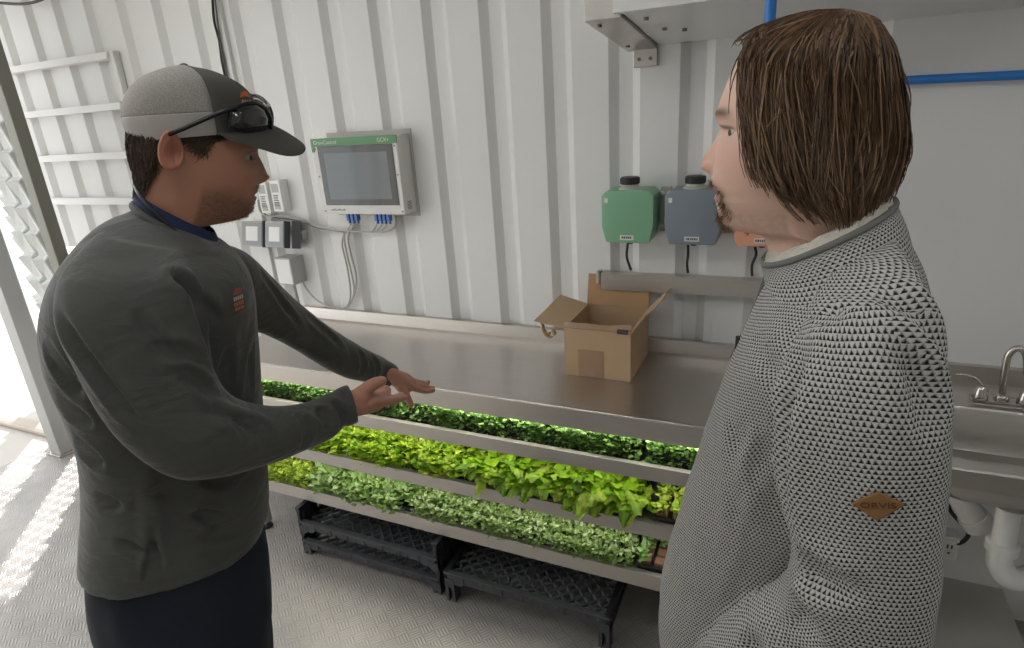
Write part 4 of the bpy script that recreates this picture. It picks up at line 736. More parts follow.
# two white switch modules, tablets, wire box
for i,q in enumerate(SWITCHES):
    xs=[p[0] for p in q]; zs=[p[2] for p in q]; x0,x1,z0,z1=(q[0][0]+q[3][0])/2,(q[1][0]+q[2][0])/2,min(zs),max(zs)
    t=thing('wall_module','slim white module with small print, %s of the pair beside the man\'s face'%('left' if i==0 else 'right'),'module',(x0,2.2,z0),'white wall modules')
    obj('module_body',box(MB(),x0,x1,2.165,YB-.001,z0,z1,.003),'white',t)
    obj('status_window',box(MB(),x0+.008,x1-.012,2.1635,2.166,z1-.055,z1-.015),'greydev',t); obj('status_window',box(MB(),x0+.010,x1-.016,2.1635,2.166,z0+.012,z0+.045),'greydev',t)
    mb=MB()
    for k in range(7): box(mb,x0+.012,x1-.018-.003*(k%3),2.163,2.1655,z1-.070-.008*k,z1-.067-.008*k)
    obj('module_print',mb,'ink',t)
for i,(x,lab) in enumerate([(-2.415,'grey tablet display tilted on the wall, left one behind the man\'s chin'),(-2.265,'grey tablet display tilted on the wall, middle one'),(-2.135,'dark edged tablet display, rightmost and turned away')]):
    t=thing('wall_display',lab,'display',(x,2.19,1.26),'tilted wall displays')
    R_=Matrix.Translation((x,2.17,1.325))@Matrix.Rotation(-.25,4,'X')@Matrix.Rotation((.15,.0,-.9)[i],4,'Z')
    obj('display_body',box(MB(),-.062,.062,-.014,.014,-.062,.062,.004,xf=R_),'greydev',t)
    obj('display_bezel',box(MB(),-.056,.056,-.0165,-.013,-.056,.056,.001,xf=R_),mat('display_bezel',lin(150,152,152),.3),t)
    obj('display_screen',box(MB(),-.034,.034,-.0175,-.016,-.034,.036,xf=R_),'white',t)
    obj('display_edge',box(MB(),.060,.066,-.018,.020,-.064,.064,.001,xf=R_),'darkdev',t)
    obj('wall_mount',box(MB(),x-.02,x+.02,2.18,YB-.001,1.30,1.345),'greydev',t)
x0,x1=WIREBOX[0][0],WIREBOX[1][0]+.02; z0,z1=WIREBOX[2][2],WIREBOX[0][2]
t=thing('switch_box','small grey metal switch box on the wall above the worktop','switch box',(x0,2.2,z0))
obj('box_body',box(MB(),x0,x1,2.13,YB-.001,z0,z1,.003),'greydev',t); obj('box_cover',box(MB(),x0+.006,x1-.006,2.127,2.131,z0+.006,z1-.006,.001),'white',t)
mb=MB(); tube(mb,[((x0+x1)/2,2.17,z0),((x0+x1)/2,2.18,.96)],.010,10,1); obj('conduit',mb,'greydev',t)
# cables in the corner
for i,p in enumerate(CORNERWIRE):
    o=obj('cable',tube(MB(),p,.004 if i else .0055,8,5),'cable' if i!=1 else 'dcable',smooth=True,base=p[0]); tag(o,['thick black cable','brown cable','thin black cable'][i]+' running down the wall seam above the cap','cable','cables in the wall seam')
o=obj('cable',tube(MB(),TOPWIRE,.007,8,5),'cable',smooth=True,base=TOPWIRE[0]); tag(o,'black cable sagging across the top left of the wall','cable')
# ================================================================== overhead unit
t=thing('overhead_unit','pale metal cabinet overhead on a stainless bracket, top centre','overhead unit',(-.2,2.0,2.0))
mb=MB(); prism(mb,[(1.745,2.032),(2.219,1.981),(2.219,2.45),(1.745,2.45)],0,-.555,-.455,bev=.002); arm=obj('bracket_arm',mb,'steel',t)
mb=MB(); box(mb,-.533,-.453,2.205,2.219,1.928,1.984,.002); obj('bracket_tab',mb,'steel',arm)
for x in (-.512,-.474): obj('screw',tube(MB(),[(x,2.200,1.953),(x,2.206,1.953)],.006,10,1,smooth=False),'screw',arm)
for (yy,zz) in ((1.80,2.024),(2.12,1.990)): obj('screw',tube(MB(),[(-.53,yy,zz-.004),(-.53,yy,zz+.004)],.007,10,1,smooth=False),'screw',arm)
mb=MB(); prism(mb,[(1.72,2.044),(2.219,1.992),(2.219,2.45),(1.72,2.45)],0,-.452,.60,bev=.004); obj('cabinet',mb,'unit',t)
mb=MB(); prism(mb,[(-.46,2.036),(-.205,2.036),(-.196,2.044),(-.19,2.06),(-.19,2.4),(-.46,2.4)],1,1.685,1.722,bev=.002); obj('front_cover',mb,'unit',t)
for q in ((-.40,1.80),(-.38,1.95),(-.33,1.99)): obj('screw',tube(MB(),[(q[0],q[1],2.02-(q[1]-1.72)*.104+.02),(q[0],q[1],2.012-(q[1]-1.72)*.104+.02)],.007,10,1,smooth=False),'screw',t)
obj('screw',tube(MB(),[(-.39,1.681,2.07),(-.39,1.687,2.07)],.007,10,1,smooth=False),'screw',t)
# blue water pipe
t=thing('water_pipe','blue water pipe running along the wall behind the long-haired man','pipe',(.2,2.18,1.8))
mb=MB(); tube(mb,[(-.084,1.67,2.71),(-.084,1.67,2.30),(-.084,1.67,1.97),(-.080,1.70,1.90),(-.06,1.90,1.85),(-.03,2.14,1.83),(.02,2.195,1.827),(.3,2.195,1.827),(1.2,2.195,1.805),(2.39,2.195,1.80)],.0125,12,4); obj('pipe_run',mb,'bluepipe',t,smooth=True)
mb=MB(); lathe(mb,[(.016,2.052),(.018,2.056),(.018,2.075),(.015,2.078),(.015,2.086),(.019,2.088),(.019,2.11)],-.084,1.67,16); obj('pipe_fitting',mb,'greydev',t,smooth='auto')
# ================================================================== sink
SX0,SX1=.372,1.25; bx0,bx1,by0,by1=.415,1.15,1.69,2.015
t=thing('sink','stainless steel sink with backsplash at the right end of the counter','sink',(.8,1.9,.8))
mb=MB()
# deck as ring round the bowl
def ringplate(mb,X0,X1,Y0,Y1,x0,x1,y0,y1,z,rad=.05,th=.004):
    n=8; inner=[]; 
    for cx,cy,a0 in ((x1-rad,y1-rad,0),(x0+rad,y1-rad,90),(x0+rad,y0+rad,180),(x1-rad,y0+rad,270)):
        for k in range(n+1): a=math.radians(a0+90*k/n); inner.append((cx+rad*math.cos(a),cy+rad*math.sin(a)))
    outer=[]
    for x,y in inner:
        cx,cy=(x0+x1)/2,(y0+y1)/2
        if abs((x-cx)/(x1-x0))>abs((y-cy)/(y1-y0)): ox=X1 if x>cx else X0; oy=Y0+(y-y0)/(y1-y0)*(Y1-Y0)
        else: oy=Y1 if y>cy else Y0; ox=X0+(x-x0)/(x1-x0)*(X1-X0)
        outer.append((ox,oy))
    m=len(inner); V=[(x,y,z) for x,y in inner]+[(x,y,z) for x,y in outer]
    F=[(i,(i+1)%m,m+(i+1)%m,m+i)[::-1] for i in range(m)]
    # bowl
    lev=[(0,z),(.006,z-.008),(.012,z-.10),(.03,z-.130),(.06,z-.138)]
    L=[]
    for ins,zz in lev:
        L.append(len(V)); cx,cy=(x0+x1)/2,(y0+y1)/2
        for x,y in inner: V.append((cx+(x-cx)*(1-ins/((x1-x0)/2)),cy+(y-cy)*(1-ins/((y1-y0)/2)),zz))
    for a in range(len(lev)-1):
        for i in range(m): F.append((L[a]+i,L[a]+(i+1)%m,L[a+1]+(i+1)%m,L[a+1]+i)[::-1])
    F.append(tuple(L[-1]+i for i in range(m)))
    # outer bowl skin (underside)
    L2=[]
    for ins,zz in [(-.006,z-.006),(.0,z-.105),(.02,z-.135),(.05,z-.143)]:
        L2.append(len(V)); cx,cy=(x0+x1)/2,(y0+y1)/2
        for x,y in inner: V.append((cx+(x-cx)*(1-ins/((x1-x0)/2)),cy+(y-cy)*(1-ins/((y1-y0)/2)),zz))
    for a in range(3):
        for i in range(m): F.append((L2[a]+i,L2[a]+(i+1)%m,L2[a+1]+(i+1)%m,L2[a+1]+i))
    F.append(tuple(L2[-1]+i for i in range(m))[::-1])
    mb.add(V,F)
ringplate(mb,SX0,SX1,YT,YB-.05,bx0,bx1,by0,by1,.897); obj('bowl_and_deck',mb,'steel',t,smooth='auto')
mb=MB(); prism(mb,[(YB-.05,.897),(YB-.055,.89),(YB-.001,.89),(YB-.001,.958),(YB-.024,.958),(YB-.030,.903)],0,SX0,SX1); obj('backsplash',mb,'steel',t)
mb=MB(); prism(mb,[(YT+.004,.84),(YT+.004,.896),(YT-.002,.899),(YT-.006,.893),(YT-.002,.84)],0,SX0,SX1); obj('front_skirt',mb,'steel',t)
mb=MB()
for x in (SX1-.04,):
    for y in (YT+.05,YB-.08): box(mb,x-.02,x+.02,y-.02,y+.02,0,.89,.003)
obj('legs',mb,'steel',t)
# faucet
t=thing('faucet','brushed nickel gooseneck faucet with two lever handles behind the sink','faucet',(.62,2.06,.897))
mb=MB(); box(mb,.540,.775,2.035,2.085,.8972,.915,.005); obj('base_plate',mb,'chrome',t,smooth='auto')
mb=MB(); tube(mb,[p+[.0095] for p in SPOUT],.0095,14,5); lathe(mb,[(.020,.914),(.018,.925),(.011,.935)],SPOUT[0][0],SPOUT[0][1],18); obj('spout',mb,'chrome',t,smooth=True)
for k,(dx,sg) in enumerate(((0,1),(2*(SPOUT[0][0]-LEVER[0][0]),-1))):
    cx=LEVER[0][0]+dx; mb=MB(); lathe(mb,[(.021,.914),(.020,.924),(.016,.945),(.010,.957),(.004,.960)],cx,LEVER[0][1],18)
    pts=[[cx+(p[0]-LEVER[0][0])*sg,p[1],p[2]+.004] for p in LEVER[1:]]
    tube(mb,[pts[0]+[.008],pts[1]+[.007],pts[2]+[.006],pts[3]+[.0055]],.006,10,5,round_=True); obj('lever_handle',mb,'chrome',t,smooth=True)
# drain pipes below
t=thing('drain_trap','white plastic P-trap hanging below the sink','pipe',(.66,1.80,.3))
mb=MB(); xt=.612; yt=1.80
tube(mb,[(xt-.004,yt,.718),(xt-.002,yt,.66),(xt,yt,.60),(xt,yt,.57)],.030,18,4); lathe(mb,[(.034,.716),(.046,.717),(.046,.722)],xt-.004,yt,18); obj('tail_pipe',mb,'pvc',t,smooth='auto')
mb=MB(); tube(mb,[(xt,yt,.575),(xt+.003,yt,.525),(xt+.03,yt,.485),(xt+.07,yt+.01,.482),(xt+.105,yt+.02,.515),(xt+.112,yt+.03,.55),(xt+.115,yt+.05,.59),(xt+.13,yt+.10,.62),(xt+.15,yt+.41,.63)],.033,18,5); obj('trap_bend',mb,'pvc',t,smooth='auto')
mb=MB(); lathe(mb,[(.035,.568),(.041,.571),(.041,.595),(.035,.599)],xt,yt,18); lathe(mb,[(.036,.545),(.042,.548),(.042,.568),(.036,.572)],xt+.112,yt+.04,18); obj('slip_nut',mb,'pvc',t,smooth='auto')
p=ANGPIPE; t=thing('drain_stub','capped white plastic drain elbow slanting under the sink','pipe',tuple(p[-1]))
mb=MB(); tube(mb,[p[0],p[1],p[2],p[3]],.038,18,4); obj('elbow',mb,'pvc',t,smooth='auto')
d=np.array(p[3])-np.array(p[2]); d/=np.linalg.norm(d); e=np.array(p[3]); mb=MB(); tube(mb,[list(e-d*.035),list(e+d*.004)],.044,18,1,smooth=False); obj('end_cap',mb,'pvc',t,smooth='auto')
t=thing('wall_outlet','white outlet box low on the wall beside the sweater','outlet',(.59,2.2,.27))
obj('outlet_box',box(MB(),.52,.620,2.165,YB-.001,.235,.330,.003),'white',t); obj('outlet_face',box(MB(),.53,.612,2.161,2.166,.243,.322,.002),'label',t)
mb=MB(); box(mb,.585,.590,2.160,2.162,.285,.300); box(mb,.597,.602,2.160,2.162,.285,.300); box(mb,.590,.597,2.160,2.162,.262,.270); obj('sockets',mb,'ink',t)
o=obj('power_cord',tube(MB(),BLACKCORD,.007,10,6),'cable',smooth=True,base=BLACKCORD[0]); tag(o,'black power cord looping to the outlet under the sink','cord')
o=obj('steel_strut',box(MB(),-.10,.10,-.008,.008,-.006,.006,.001,xf=Matrix.Translation((.80,2.05,.62))@Matrix.Rotation(.9,4,'Y')),'darkdev',base=(.80,2.05,.62)); tag(o,'dark metal strut beside the drain trap under the sink','strut')
# ================================================================== PEOPLE
def frame(P_fwd,P_away): return np.array(P_fwd),np.array(P_away),np.array([0,0,1.])
def wrinkle(V,F,folds,micro=0,seed=0):
    """press the traced cloth folds into the surface along its normals"""
    V=V.copy(); N=vnormals(V,F)
    D_=np.zeros(len(V))
    for d,wd,pl in folds:
        P=np.array(smoothpath(pl,4)[0]); A=P[:-1];B=P[1:]; best=np.full(len(V),9.); tb=np.zeros(len(V))
        m=np.where(np.min(np.linalg.norm(V[:,None,:]-P[None,::3,:],axis=2),axis=1)<.16)[0] if len(P) else []
        if len(m)==0: continue
        Q=V[m]; bb=np.full(len(m),9.); tt=np.zeros(len(m))
        for i in range(len(A)):
            ab=B[i]-A[i]; t=np.clip(((Q-A[i])@ab)/(ab@ab+1e-12),0,1); dd=np.linalg.norm(Q-(A[i]+t[:,None]*ab),axis=1); u=(i+t)/len(A)
            k=dd<bb; bb[k]=dd[k]; tt[k]=u[k]
        # measured from the closest approach so a fold traced slightly off the surface still bites
        off=np.percentile(bb,1); r=np.sqrt(np.maximum(bb**2-off**2,0))
        fade=np.clip(np.minimum(tt,1-tt)*3,0,1)**.8; fade*=np.exp(-(np.maximum(r-3*wd,0)/wd)**2)
        D_[m]+=fade*(-d*np.exp(-(r/wd)**2)+.55*d*np.exp(-((r-1.9*wd)/(wd*1.1))**2))
    if micro:
        for i in range(len(V)):
            p=V[i]; D_[i]+=micro*noise.noise(Vector((p[0]*9,p[1]*9,p[2]*5+seed)))+micro*.45*noise.noise(Vector((p[0]*24,p[1]*24,p[2]*13+seed)))
    return V+N*D_[:,None]
def vnormals(V,F):
    N=np.zeros_like(V); 
    Fa=np.array([f[:4] if len(f)>=4 else (*f,f[-1]) for f in F]); a=V[Fa[:,0]];b=V[Fa[:,1]];c=V[Fa[:,2]];d=V[Fa[:,3]]
    n=np.cross(c-a,d-b); 
    for k in range(4): np.add.at(N,Fa[:,k],n)
    return N/(np.linalg.norm(N,axis=1,keepdims=True)+1e-12)
def tab(points,O,fwd):
    P=np.array(points); x=(P-O)@fwd; z=P[:,2]; k=np.argsort(z); return z[k],x[k]
EYEX=[0]; BW=[]
def build_head(mb,cols,front,back,nose,eye,mouth,fwd,away,skin,lip,hairc,beard,O):
    """profile-driven head: rings at each height, face relief added on the front"""
    fwd=np.array(fwd);away=np.array(away); zf,xf=tab(front,O,fwd); zb,xb=tab(back,O,fwd); zn,xn=tab(nose,O,fwd)
    BW.clear(); zmouth=mouth[2]; zeye=eye[2]; ztop=min(zf[-1],zb[-1]); zchin=zmouth-.042; H_=ztop-zchin
    Wt=[-.6,-.12,-.02,.06,.2,.35,.5,.65,.8,.9,.97,1.0]; Ww=[.060,.056,.054,.054,.061,.068,.073,.076,.070,.056,.034,.010]
    nz,ns=150,144; z0=max(zf[0],zb[0])
    zs=z0+(ztop-z0)*np.sin(np.linspace(0,1,nz)*PI/2*.97)/math.sin(PI/2*.97)
    th=np.linspace(-PI,PI,ns,endpoint=False); th=th-.45*np.sin(th)*0.9   # denser at the front
    base=len(mb.v); V=[];K=[]
    r=np.random.default_rng(3)
    for z in zs:
        xF=np.interp(z,zf,xf); xB=np.interp(z,zb,xb); t=(z-zchin)/H_; W=np.interp(t,Wt,Ww); xN=np.interp(z,zn,xn,left=-9,right=-9)
        cx=(xF+xB)/2; a=(xF-xB)/2; ct,st=np.cos(th),np.sin(th)
        chin=math.exp(-((t-.02)/.16)**2)
        e=2.15+.25*math.exp(-((t-.35)/.25)**2)
        u=np.sign(ct)*np.abs(ct)**(2/e); v=np.sign(st)*np.abs(st)**(2/e)
        y=W*v*(1-.22*chin*np.clip(ct,0,1)**.6); x=cx+a*u; f=np.clip(ct,0,1)
        # flatter temples / cheek plane
        x=x-.006*f*np.exp(-((np.abs(y)-.05)/.018)**2)*math.exp(-((t-.45)/.2)**2)
        if xN>-5:
            pr=max(xN-xF,0); tn=(z-zn[0])/(zn[-1]-zn[0]); w=.0165*(1-tn)+.008*tn; 
            if tn<.38: w+=.004*math.sin(tn/.38*PI)
            x=x+pr*np.exp(-(np.abs(y)/w)**2.4)*f
            # nostril wings
            x=x+.0085*np.exp(-((np.abs(y)-.0155)/.0055)**2)*math.exp(-((tn-.20)/.15)**2)*f; x=x-.003*np.exp(-((np.abs(y)-.0235)/.003)**2)*math.exp(-((tn-.2)/.25)**2)*f
            x=x-.006*np.exp(-((np.abs(y)-.008)/.004)**2)*math.exp(-((tn-.0)/.07)**2)*f
        x=x-.009*np.exp(-((np.abs(y)-.031)/.017)**2)*math.exp(-((z-zeye)/.0115)**2)*f
        # lids: thin ridges above and below the opening
        x=x+.0058*np.exp(-((np.abs(y)-.031)/.015)**4)*math.exp(-((z-zeye-.0075)/.0034)**2)*f
        x=x+.0040*np.exp(-((np.abs(y)-.031)/.015)**4)*math.exp(-((z-zeye+.0078)/.0030)**2)*f
        if abs(z-zeye)<.003: j=int(np.argmin(np.abs(y-.031)+10*(ct<0))); EYEX[0]=x[j]
        x=x+.005*np.exp(-((np.abs(y)-.030)/.022)**2)*math.exp(-((z-zeye-.021)/.008)**2)*f
        x=x+.004*np.exp(-((np.abs(y)-.045)/.018)**2)*math.exp(-((z-zeye+.032)/.016)**2)*f
        x=x-.0035*np.exp(-(np.abs(y)/.022)**4)*math.exp(-((z-zmouth)/.0018)**2)*f
        x=x-.003*np.exp(-((np.abs(y)-.026)/.006)**2)*math.exp(-((z-zmouth)/.006)**2)*f
        P=O[None]+x[:,None]*fwd+y[:,None]*away; P[:,2]=z; V+=list(P)
        for i in range(ns):
            c=np.array(skin)*(1+.02*math.sin(60*z)); ay=abs(y[i]); fr=ct[i]
            if fr>.0:
                c=c*np.array([1.0,1-.10*math.exp(-((ay-.045)/.02)**2-((z-zeye+.03)/.02)**2),1-.10*math.exp(-((ay-.045)/.02)**2-((z-zeye+.03)/.02)**2)])
                lm=math.exp(-(ay/.021)**4)*math.exp(-((z-zmouth)/.0085)**4); c=c*(1-lm)+np.array(lip)*lm
                br=math.exp(-((ay-.032)/.018)**4)*math.exp(-((z-zeye-.0195-.003*math.cos((ay-.03)*60))/.0058)**2)*.95; c=c*(1-br)+np.array(hairc)*br
                el=math.exp(-((ay-.031)/.015)**4)*math.exp(-((z-zeye-.0050)/.0022)**2)*.85; c=c*(1-el)+np.array([.02,.015,.01])*el
                if xN>-5 and ay<.03:
                    nd=math.exp(-((ay-.0085)/.0035)**2-((tn-.02)/.06)**2)*.85; c=c*(1-nd)+np.array([.05,.02,.015])*nd  # shade of the nostril hollow painted into the skin colour
                    rd=.16*math.exp(-(ay/.02)**4-((tn-.25)/.3)**2); c=c*np.array([1,1-rd,1-rd])
                b=beard(ay,z-zmouth,x[i]-xF,r)
                b*=(1-lm); BW.append((len(K),b)); c=c*(1-b)+np.array(hairc)*b
            K.append((*np.clip(c,0,1),1))
    F=[]
    for i in range(nz-1):
        for k in range(ns):
            k2=(k+1)%ns; F.append((i*ns+k,i*ns+k2,(i+1)*ns+k2,(i+1)*ns+k)[::-1])
    F.append(tuple(range(ns))); F.append(tuple((nz-1)*ns+k for k in range(ns))[::-1])
    mb.add(V,F); cols+=K
    return zf,xf
def ear(mb,cols,c,fwd,away,side,sz=.062,skin=(.5,.3,.25)):
    """dished ear with a rolled rim, attached at its front edge"""
    f=np.array(fwd);a=np.array(away)*side; up=np.array([0,0,1.]); nr,na=9,40; V=[];K=[]
    for i in range(nr):
        rr=i/(nr-1)
        for k in range(na):
            t=2*PI*k/na; ex=.52*(1+.10*math.cos(t*2+1)); 
            u=math.cos(t)*rr*sz*.30*(1.0-.15*math.sin(t)) ; w=math.sin(t)*rr*sz*.52*(1-.12*(1 if math.sin(t)<0 else 0))
            back=-u  # towards the back of the head
            h=.003+.012*max(0,(back/(sz*.3)*.5+.5))**1.2
            rim=.0045*math.exp(-((rr-.86)/.10)**2)*(1 if math.sin(t)>-.8 or math.cos(t)<.2 else .3); con=-.010*math.exp(-(((u-.004)/.010)**2+((w+.002)/.014)**2)); ah=.004*math.exp(-((rr-.55)/.10)**2)*(1 if math.cos(t)<.3 else 0)
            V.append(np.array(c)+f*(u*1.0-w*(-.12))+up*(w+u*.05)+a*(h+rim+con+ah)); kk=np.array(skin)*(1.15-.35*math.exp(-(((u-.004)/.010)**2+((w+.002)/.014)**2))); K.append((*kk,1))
    F=[]
    for i in range(nr-1):
        for k in range(na): k2=(k+1)%na; F.append((i*na+k,(i+1)*na+k,(i+1)*na+k2,i*na+k2))
    # back side
    o=len(V)
    for k in range(na): 
        t=2*PI*k/na; V.append(np.array(V[(nr-1)*na+k])-a*.006); K.append((*np.array(skin),1))
    for k in range(na): 
        t=2*PI*k/na; u=math.cos(t)*.35*sz*.30;w=math.sin(t)*.35*sz*.5; V.append(np.array(c)+f*u+up*w-a*.006); K.append((*np.array(skin),1))
    for k in range(na):
        k2=(k+1)%na; F.append(((nr-1)*na+k,o+k,o+k2,(nr-1)*na+k2)); F.append((o+k,o+na+k,o+na+k2,o+k2))
    mb.add(V,F); cols+=K
def eye_balls(parent,mbname,eye,fwd,away,O,zf,xf,look):
    f=np.array(fwd);a=np.array(away); z=eye[2]
    for s in (-1,1):
        c=np.array(O)+f*(EYEX[0]-.0100)+a*(.031*s); c[2]=z-.001; mb=MB(); ball(mb,c,.0122,seg=24); e=obj('eye',mb,'eyewhite',parent,smooth=True)
        d=f*1.0-a*.55+np.array([0,0,look]); d/=np.linalg.norm(d); m2=MB(); ball(m2,c+d*.0068,.0064,seg=16); obj('iris',m2,'iris',e,smooth=True)
def beards(parent,mb0,skin,l0,l1,n,thr=.45):
    """short facial hairs rooted on the head surface where the beard grows"""
    V=np.array(mb0.v[:150*144]); c=V.mean(0); ids=[i for i,b in BW if b>thr]; wts=np.array([b for i,b in BW if b>thr]); rg=np.random.default_rng(4); paths=[]
    if not ids: return
    pick=rg.choice(len(ids),size=n,p=wts/wts.sum())
    for k in pick:
        p=V[ids[k]]; o=p-c; o[2]*=.3; o/=np.linalg.norm(o); d=o*.55+np.array([0,0,-.8])+rg.normal(0,.22,3); d/=np.linalg.norm(d); L=rg.uniform(l0,l1); p=p+rg.normal(0,.0012,3)-o*.0006
        paths.append([p,p+d*L*.5+o*.0006,p+d*L])
    m=MB();co=[]; strandset(m,co,paths,.00036,.00012,[lin(112,84,62)[:3],lin(136,104,78)[:3],lin(86,64,48)[:3]],rg); obj('beard',m,'hair',parent,cols=co,label='short brown beard and moustache')
def hands_mesh(chains,voxel=.0022):
    mb=MB()
    for c in chains: tube(mb,c,seg=14,n=5,round_=True)
    return remesh(mb,voxel,4)
def inner_body(mb,cols,torso,arms,skin,neck=None):
    m=MB(); loft(m,[[*r[:3],*[q*.70 for q in r[3:6]],*[q*.70 for q in r[6:9]],2.2] for r in torso],24,3)
    for A in arms:
        rows=[[*r[:3],*[q*.50 for q in r[3:6]],*[q*.50 for q in r[6:9]],2] for r in A[2:-1]]; loft(m,rows,14,3)
    V,F=remesh(m,.012,6); mb.add(V,F); cols+=[(*skin,1)]*len(V)
def strandset(mb,cols,paths,r0,r1,palette,rng,seg=3):
    for P in paths:
        n=len(P); P=[np.array(p) for p in P]; V=[];F=[]; c=np.array(palette[rng.integers(len(palette))])*rng.uniform(.7,1.3)
        for i,p in enumerate(P):
            t=P[min(i+1,n-1)]-P[max(i-1,0)]; t=t/(np.linalg.norm(t)+1e-9); s=np.cross(t,[.3,.2,.9]); s/=np.linalg.norm(s)+1e-9; u=np.cross(s,t); rr=r0*(1-i/(n-1))+r1*i/(n-1)
            for k in range(seg): a=2*PI*k/seg; V.append(p+rr*(math.cos(a)*s+math.sin(a)*u))
        for i in range(n-1):
            for k in range(seg): k2=(k+1)%seg; F.append((i*seg+k,i*seg+k2,(i+1)*seg+k2,(i+1)*seg+k))
        mb.add(V,F); cols+=[(*np.clip(c,0,1),1)]*len(V)
def legs_boots(parent,pants_sections,fwd,away,mat_,stance=.11):
    """trousers: hips loft + two tapering legs to the floor, joined into one cloth; boots below"""
    f=np.array(fwd);a=np.array(away); S=pants_sections; c=np.array(S[-1][:3]); mb=MB(); loft(mb,S,36,4)
    for s in (-1,1):
        h=c+a*(.085*s)+np.array([0,0,.04]); k=h+a*(.03*s)+f*.03; k[2]=.48; an=k+a*(.02*s)-f*.05; an[2]=.09
        tube(mb,[[*h,.115],[*(h*.5+k*.5),.092],[*k,.074],[*(k*.5+an*.5),.070],[*an,.062]],seg=22,n=5,round_=True)
    V,F=remesh(mb,.009,6); V=wrinkle(V,F,[],micro=.011,seed=5); tr=obj('trousers',MB().add(V,F),mat_,parent,smooth=True)
    for s in (-1,1):
        h=c+a*(.135*s)-f*.02; m=MB(); tube(m,[[*(h-f*.05)[:2],.06,.05],[*(h+f*.03)[:2],.058,.048],[*(h+f*.12)[:2],.045,.042],[*(h+f*.19)[:2],.036,.034]],seg=18,n=4,round_=True); tube(m,[[*(h-f*.02)[:2],.06,.052],[*(h-f*.03)[:2],.15,.055]],seg=18,n=3,round_=True)
        V,F=remesh(m,.008,5); V[:,2]=np.maximum(V[:,2],.0); obj('boot',MB().add(V,F),'shoe',parent,smooth=True)
# ------------------------------------------------------------------ man in the cap
p1=thing('person','man in a grey trucker cap and dark long-sleeved shirt, gesturing over the trays','person',(-.93,.62,0))
O1=np.array([-.87,.71,0.])
SK1=lin(178,128,104)[:3]; mb=MB(); cols=[]
HC1=lin(62,46,36)[:3]
def beard1(ay,dz,dx,r):
    b=0
    jaw=.5+.5*math.tanh((-dz-.004+max(0,ay-.035)*.9)/.007)
    b=.46*jaw*(.5+.5*math.tanh((dz+.052)/.008))*(.6+.4*math.tanh((ay-.006)/.004) if dz>-.012 else 1)
    if .004<dz<.017: b=max(b,.62*math.exp(-((ay-.010)/.020)**4))
    return b*r.uniform(.75,1.1)
zf,xf=build_head(mb,cols,M1_FRONT,M1_BACK,M1_NOSE,M1_EYE,M1_MOUTH,M1_FWD,M1_AWAY,SK1,lin(150,88,78)[:3],HC1,beard1,O1)
for s in (-1,1):
    e=np.array(M1_EAR); 
    if s==1: e=e+np.array(M1_AWAY)*.150
    ear(mb,cols,e,M1_FWD,M1_AWAY,s,.056,lin(180,122,100)[:3])
inner_body(mb,cols,M1_TORSO,[M1_ARM_NEAR,M1_ARM_FAR],SK1)
for H_ in (M1_HAND_NEAR,M1_HAND_FAR):
    V,F=hands_mesh(H_); mb.add(V,F); cols+=[(*(np.array(lin(190,138,116)[:3])),1)]*len(V)
obj('body',mb,'skin',p1,smooth=True,cols=cols)
beards(p1,mb,SK1,.0012,.0030,1500,.30)
eye_balls(p1,'eye',M1_EYE,M1_FWD,M1_AWAY,O1,zf,xf,-.35)
# long-sleeved shirt
m=MB(); loft(m,M1_TORSO,48,6); loft(m,M1_ARM_NEAR,32,6); loft(m,M1_ARM_FAR,32,6)
V,F=remesh(m,.0047,8); V=wrinkle(V,F,M1_FOLDS,micro=.0025,seed=2)
sh=obj('long_sleeved_shirt',MB().add(V,F),'shirt',p1,smooth=True)
BV1=(V,F)
def cuff(parent,S,name,m,e=.003):
    a=np.array(S[-2]);b=np.array(S[-1]); mb=MB(); d=(b[:3]-a[:3]); rows=[]
    for k,g in ((-.6,1.02),(0,1.05),(.9,1.05),(1.1,1.0),(1.1,.9)):
        r=a.copy(); r[:3]=a[:3]+d*(1+k) if k>=0 else a[:3]+d*(1+k); r[3:9]=b[3:9]*g; rows.append(r)
    loft(mb,rows,28,2,cap=False); return obj(name,mb,m,parent,smooth=True)
cuff(sh,M1_ARM_NEAR,'cuff','shirt'); cuff(sh,M1_ARM_FAR,'cuff','shirt')
mb=MB(); loft(mb,M1_COLLAR,40,4,cap=False); obj('undershirt_collar',mb,'collarblue',p1,smooth=True,label='navy blue undershirt collar')
mb=MB(); R0=ring(np.array(M1_COLLAR[0]),40,1.06); tube(mb,[list(q)+[.006] for q in R0]+[list(R0[0])+[.006]],seg=8,n=2); obj('neckband',mb,'shirt',sh,smooth=True)
legs_boots(p1,M1_PANTS,M1_FWD,M1_AWAY,'navycloth')
# cord
o=obj('neck_cord',tube(MB(),[q+[.0028] for q in M1_CORD],seg=8,n=6),'cable',p1,smooth=True,label='thin black cord around the neck')
